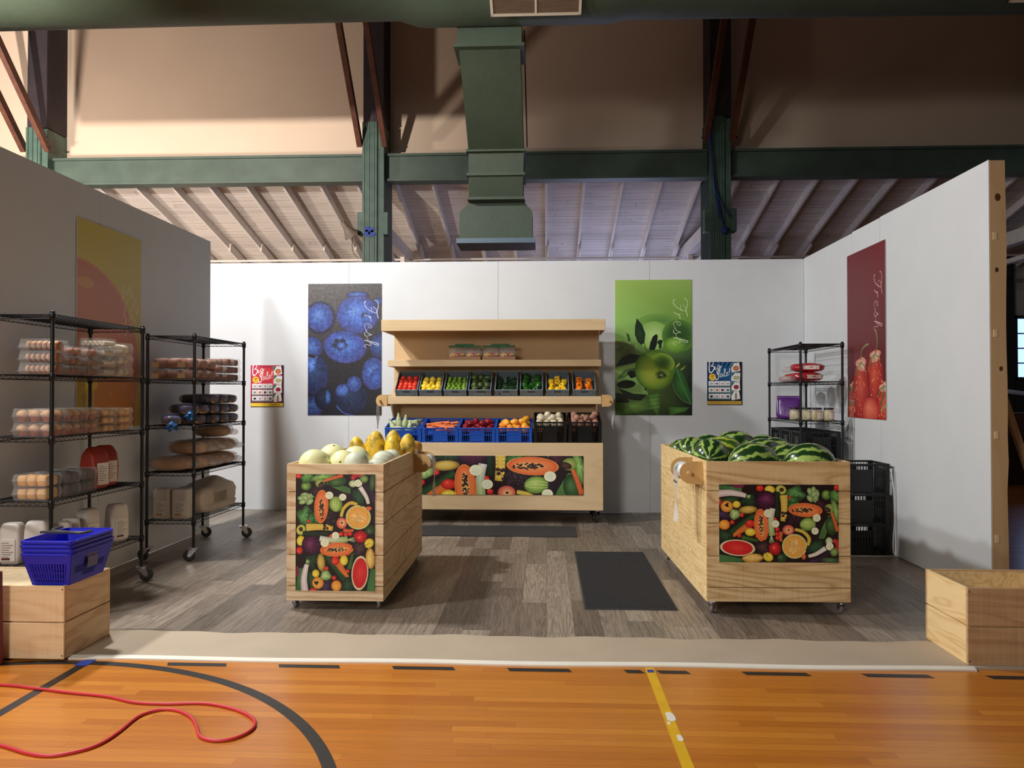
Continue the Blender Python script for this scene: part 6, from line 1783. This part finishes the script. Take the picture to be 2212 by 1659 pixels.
for i in range(8):
    a = R(-120+i*8); a2 = R(-120+(i+1)*8); m.add([(.0575*math.cos(a),.0575*math.sin(a),.02),(.0575*math.cos(a2),.0575*math.sin(a2),.02),(.0575*math.cos(a2),.0575*math.sin(a2),.085),(.0575*math.cos(a),.0575*math.sin(a),.085)], [(0,1,2,3)])
m.build('label', white_lab, jr_)
u = [False]
for (x, y, w_) in ((2.70,8.44,'leftmost, nearest the purple bags'),(2.78,8.30,'beside the rack post'),(2.86,8.22,'third from the left'),(2.975,8.20,'rightmost')):
    put(jr_, u, x, y, LVZ[2]+.0015, .3, 'glass jar of cream coloured food with a black lid, ' + w_, 'jar', 'jars with black lids')
kb = vent_crate('black_crate', .40, .34, .30, black_c, .02); u = [False]
place(kb, u, M=Matrix.Translation((2.878, 8.15, LVZ[1]+.0015)), label='large black crate at the front of the right rack, behind the watermelons', cat='crate', group='black crates at the right')
place(kb, u, M=Matrix.Translation((2.878, 8.52, LVZ[1]+.0015)), label='black slatted crate in the middle of the right rack shelf', cat='crate', group='black crates at the right')
place(kb, u, M=Matrix.Translation((2.878, 8.89, LVZ[1]+.0015)), label='black slatted crate at the back of the right rack shelf', cat='crate', group='black crates at the right')
kd = vent_crate('black_crate', .50, .40, .275, black_c, .02); u = [False]
for k, (dx, rz, w_) in enumerate(((0,0,'bottom'),(.0,.02,'middle'),(.0,-.01,'top'))):
    place(kd, u, M=Matrix.Translation((2.925+dx, 7.24, .0015+.2825*k)) @ Matrix.Rotation(rz, 4, 'Z'), label='black crate in the floor stack against the right wall, %s of three' % w_, cat='crate', group='black crates stacked on the floor')
m = MB(); m.tube(spline([(3.18,7.215,.80),(3.2,7.205,.6),(3.205,7.2,.35),(3.19,7.2,.1),(3.20,7.19,.006)], 6), .006, 6)
tag(m.build('loose_cable', wire_m), 'white cord hanging down beside the black floor crates at the right wall', 'cord')

# ------------------------------------------------------------------ light
def area(name, loc, target, size, power, col, shape='SQUARE', sy=None, spread=180):
    l = bpy.data.lights.new(name, 'AREA'); l.energy = power; l.color = col; l.size = size; l.spread = R(spread)
    if sy: l.shape = 'RECTANGLE'; l.size_y = sy
    o = bpy.data.objects.new(name, l); COL.objects.link(o); o.location = loc
    d = Vector(target) - Vector(loc); o.rotation_euler = d.to_track_quat('-Z', 'Y').to_euler()
    return o
def spot(name, loc, target, power, col, ang=60, blend=.5, r=.12):
    l = bpy.data.lights.new(name, 'SPOT'); l.energy = power; l.color = col; l.spot_size = R(ang); l.spot_blend = blend; l.shadow_soft_size = r
    o = bpy.data.objects.new(name, l); COL.objects.link(o); o.location = loc
    d = Vector(target) - Vector(loc); o.rotation_euler = d.to_track_quat('-Z', 'Y').to_euler()
    return o
W_ = (1.0, .985, .965)
spot('work_lamp', (-4.35, 3.6, 4.6), (-.2, 7.0, 0.0), 560, W_, 140, .5, .16)
spot('work_lamp', (-4.1, 6.5, 5.3), (-.5, 8.0, 0.6), 960, W_, 140, .5, .16)
spot('upper_wall_light', (-8.0, 2.0, 4.5), (-9.0, 16, 6.8), 9500, (1.0, .91, .83), 70, .9, .10)
spot('upper_wall_light', (-11.0, 10.0, 4.0), (-8.5, 16, 7.2), 2100, (1.0, .86, .76), 105, 1.0, .3)  # added stand-in for warm ambient on the wall above the duct's shadow
area('aisle_roof_fill', (-9.0, 18.6, 2.2), (-6.0, 17, 6), 2.0, 55, (1.0, .84, .70))  # unseen fill, added to brighten the left underside of the aisle roof
area('hall_fill', (-3.2, -2.2, 2.9), (.3, 5.5, .0), 1.3, 72, (1.0, .95, .88), spread=95)
area('aisle_daylight', (1.6, 19.6, 2.6), (1.2, 15, 5.4), 2.5, 85, (.58, .64, 1.0))
wd = bpy.data.worlds.new('world'); bpy.context.scene.world = wd; wd.use_nodes = True
wd.node_tree.nodes['Background'].inputs[0].default_value = (.9, .95, 1.0, 1); wd.node_tree.nodes['Background'].inputs[1].default_value = .04
sc = bpy.context.scene
sc.view_settings.view_transform = 'Standard'; sc.view_settings.look = 'None'; sc.view_settings.exposure = 0.0; sc.view_settings.gamma = 1.0; sc.view_settings.use_curve_mapping = False
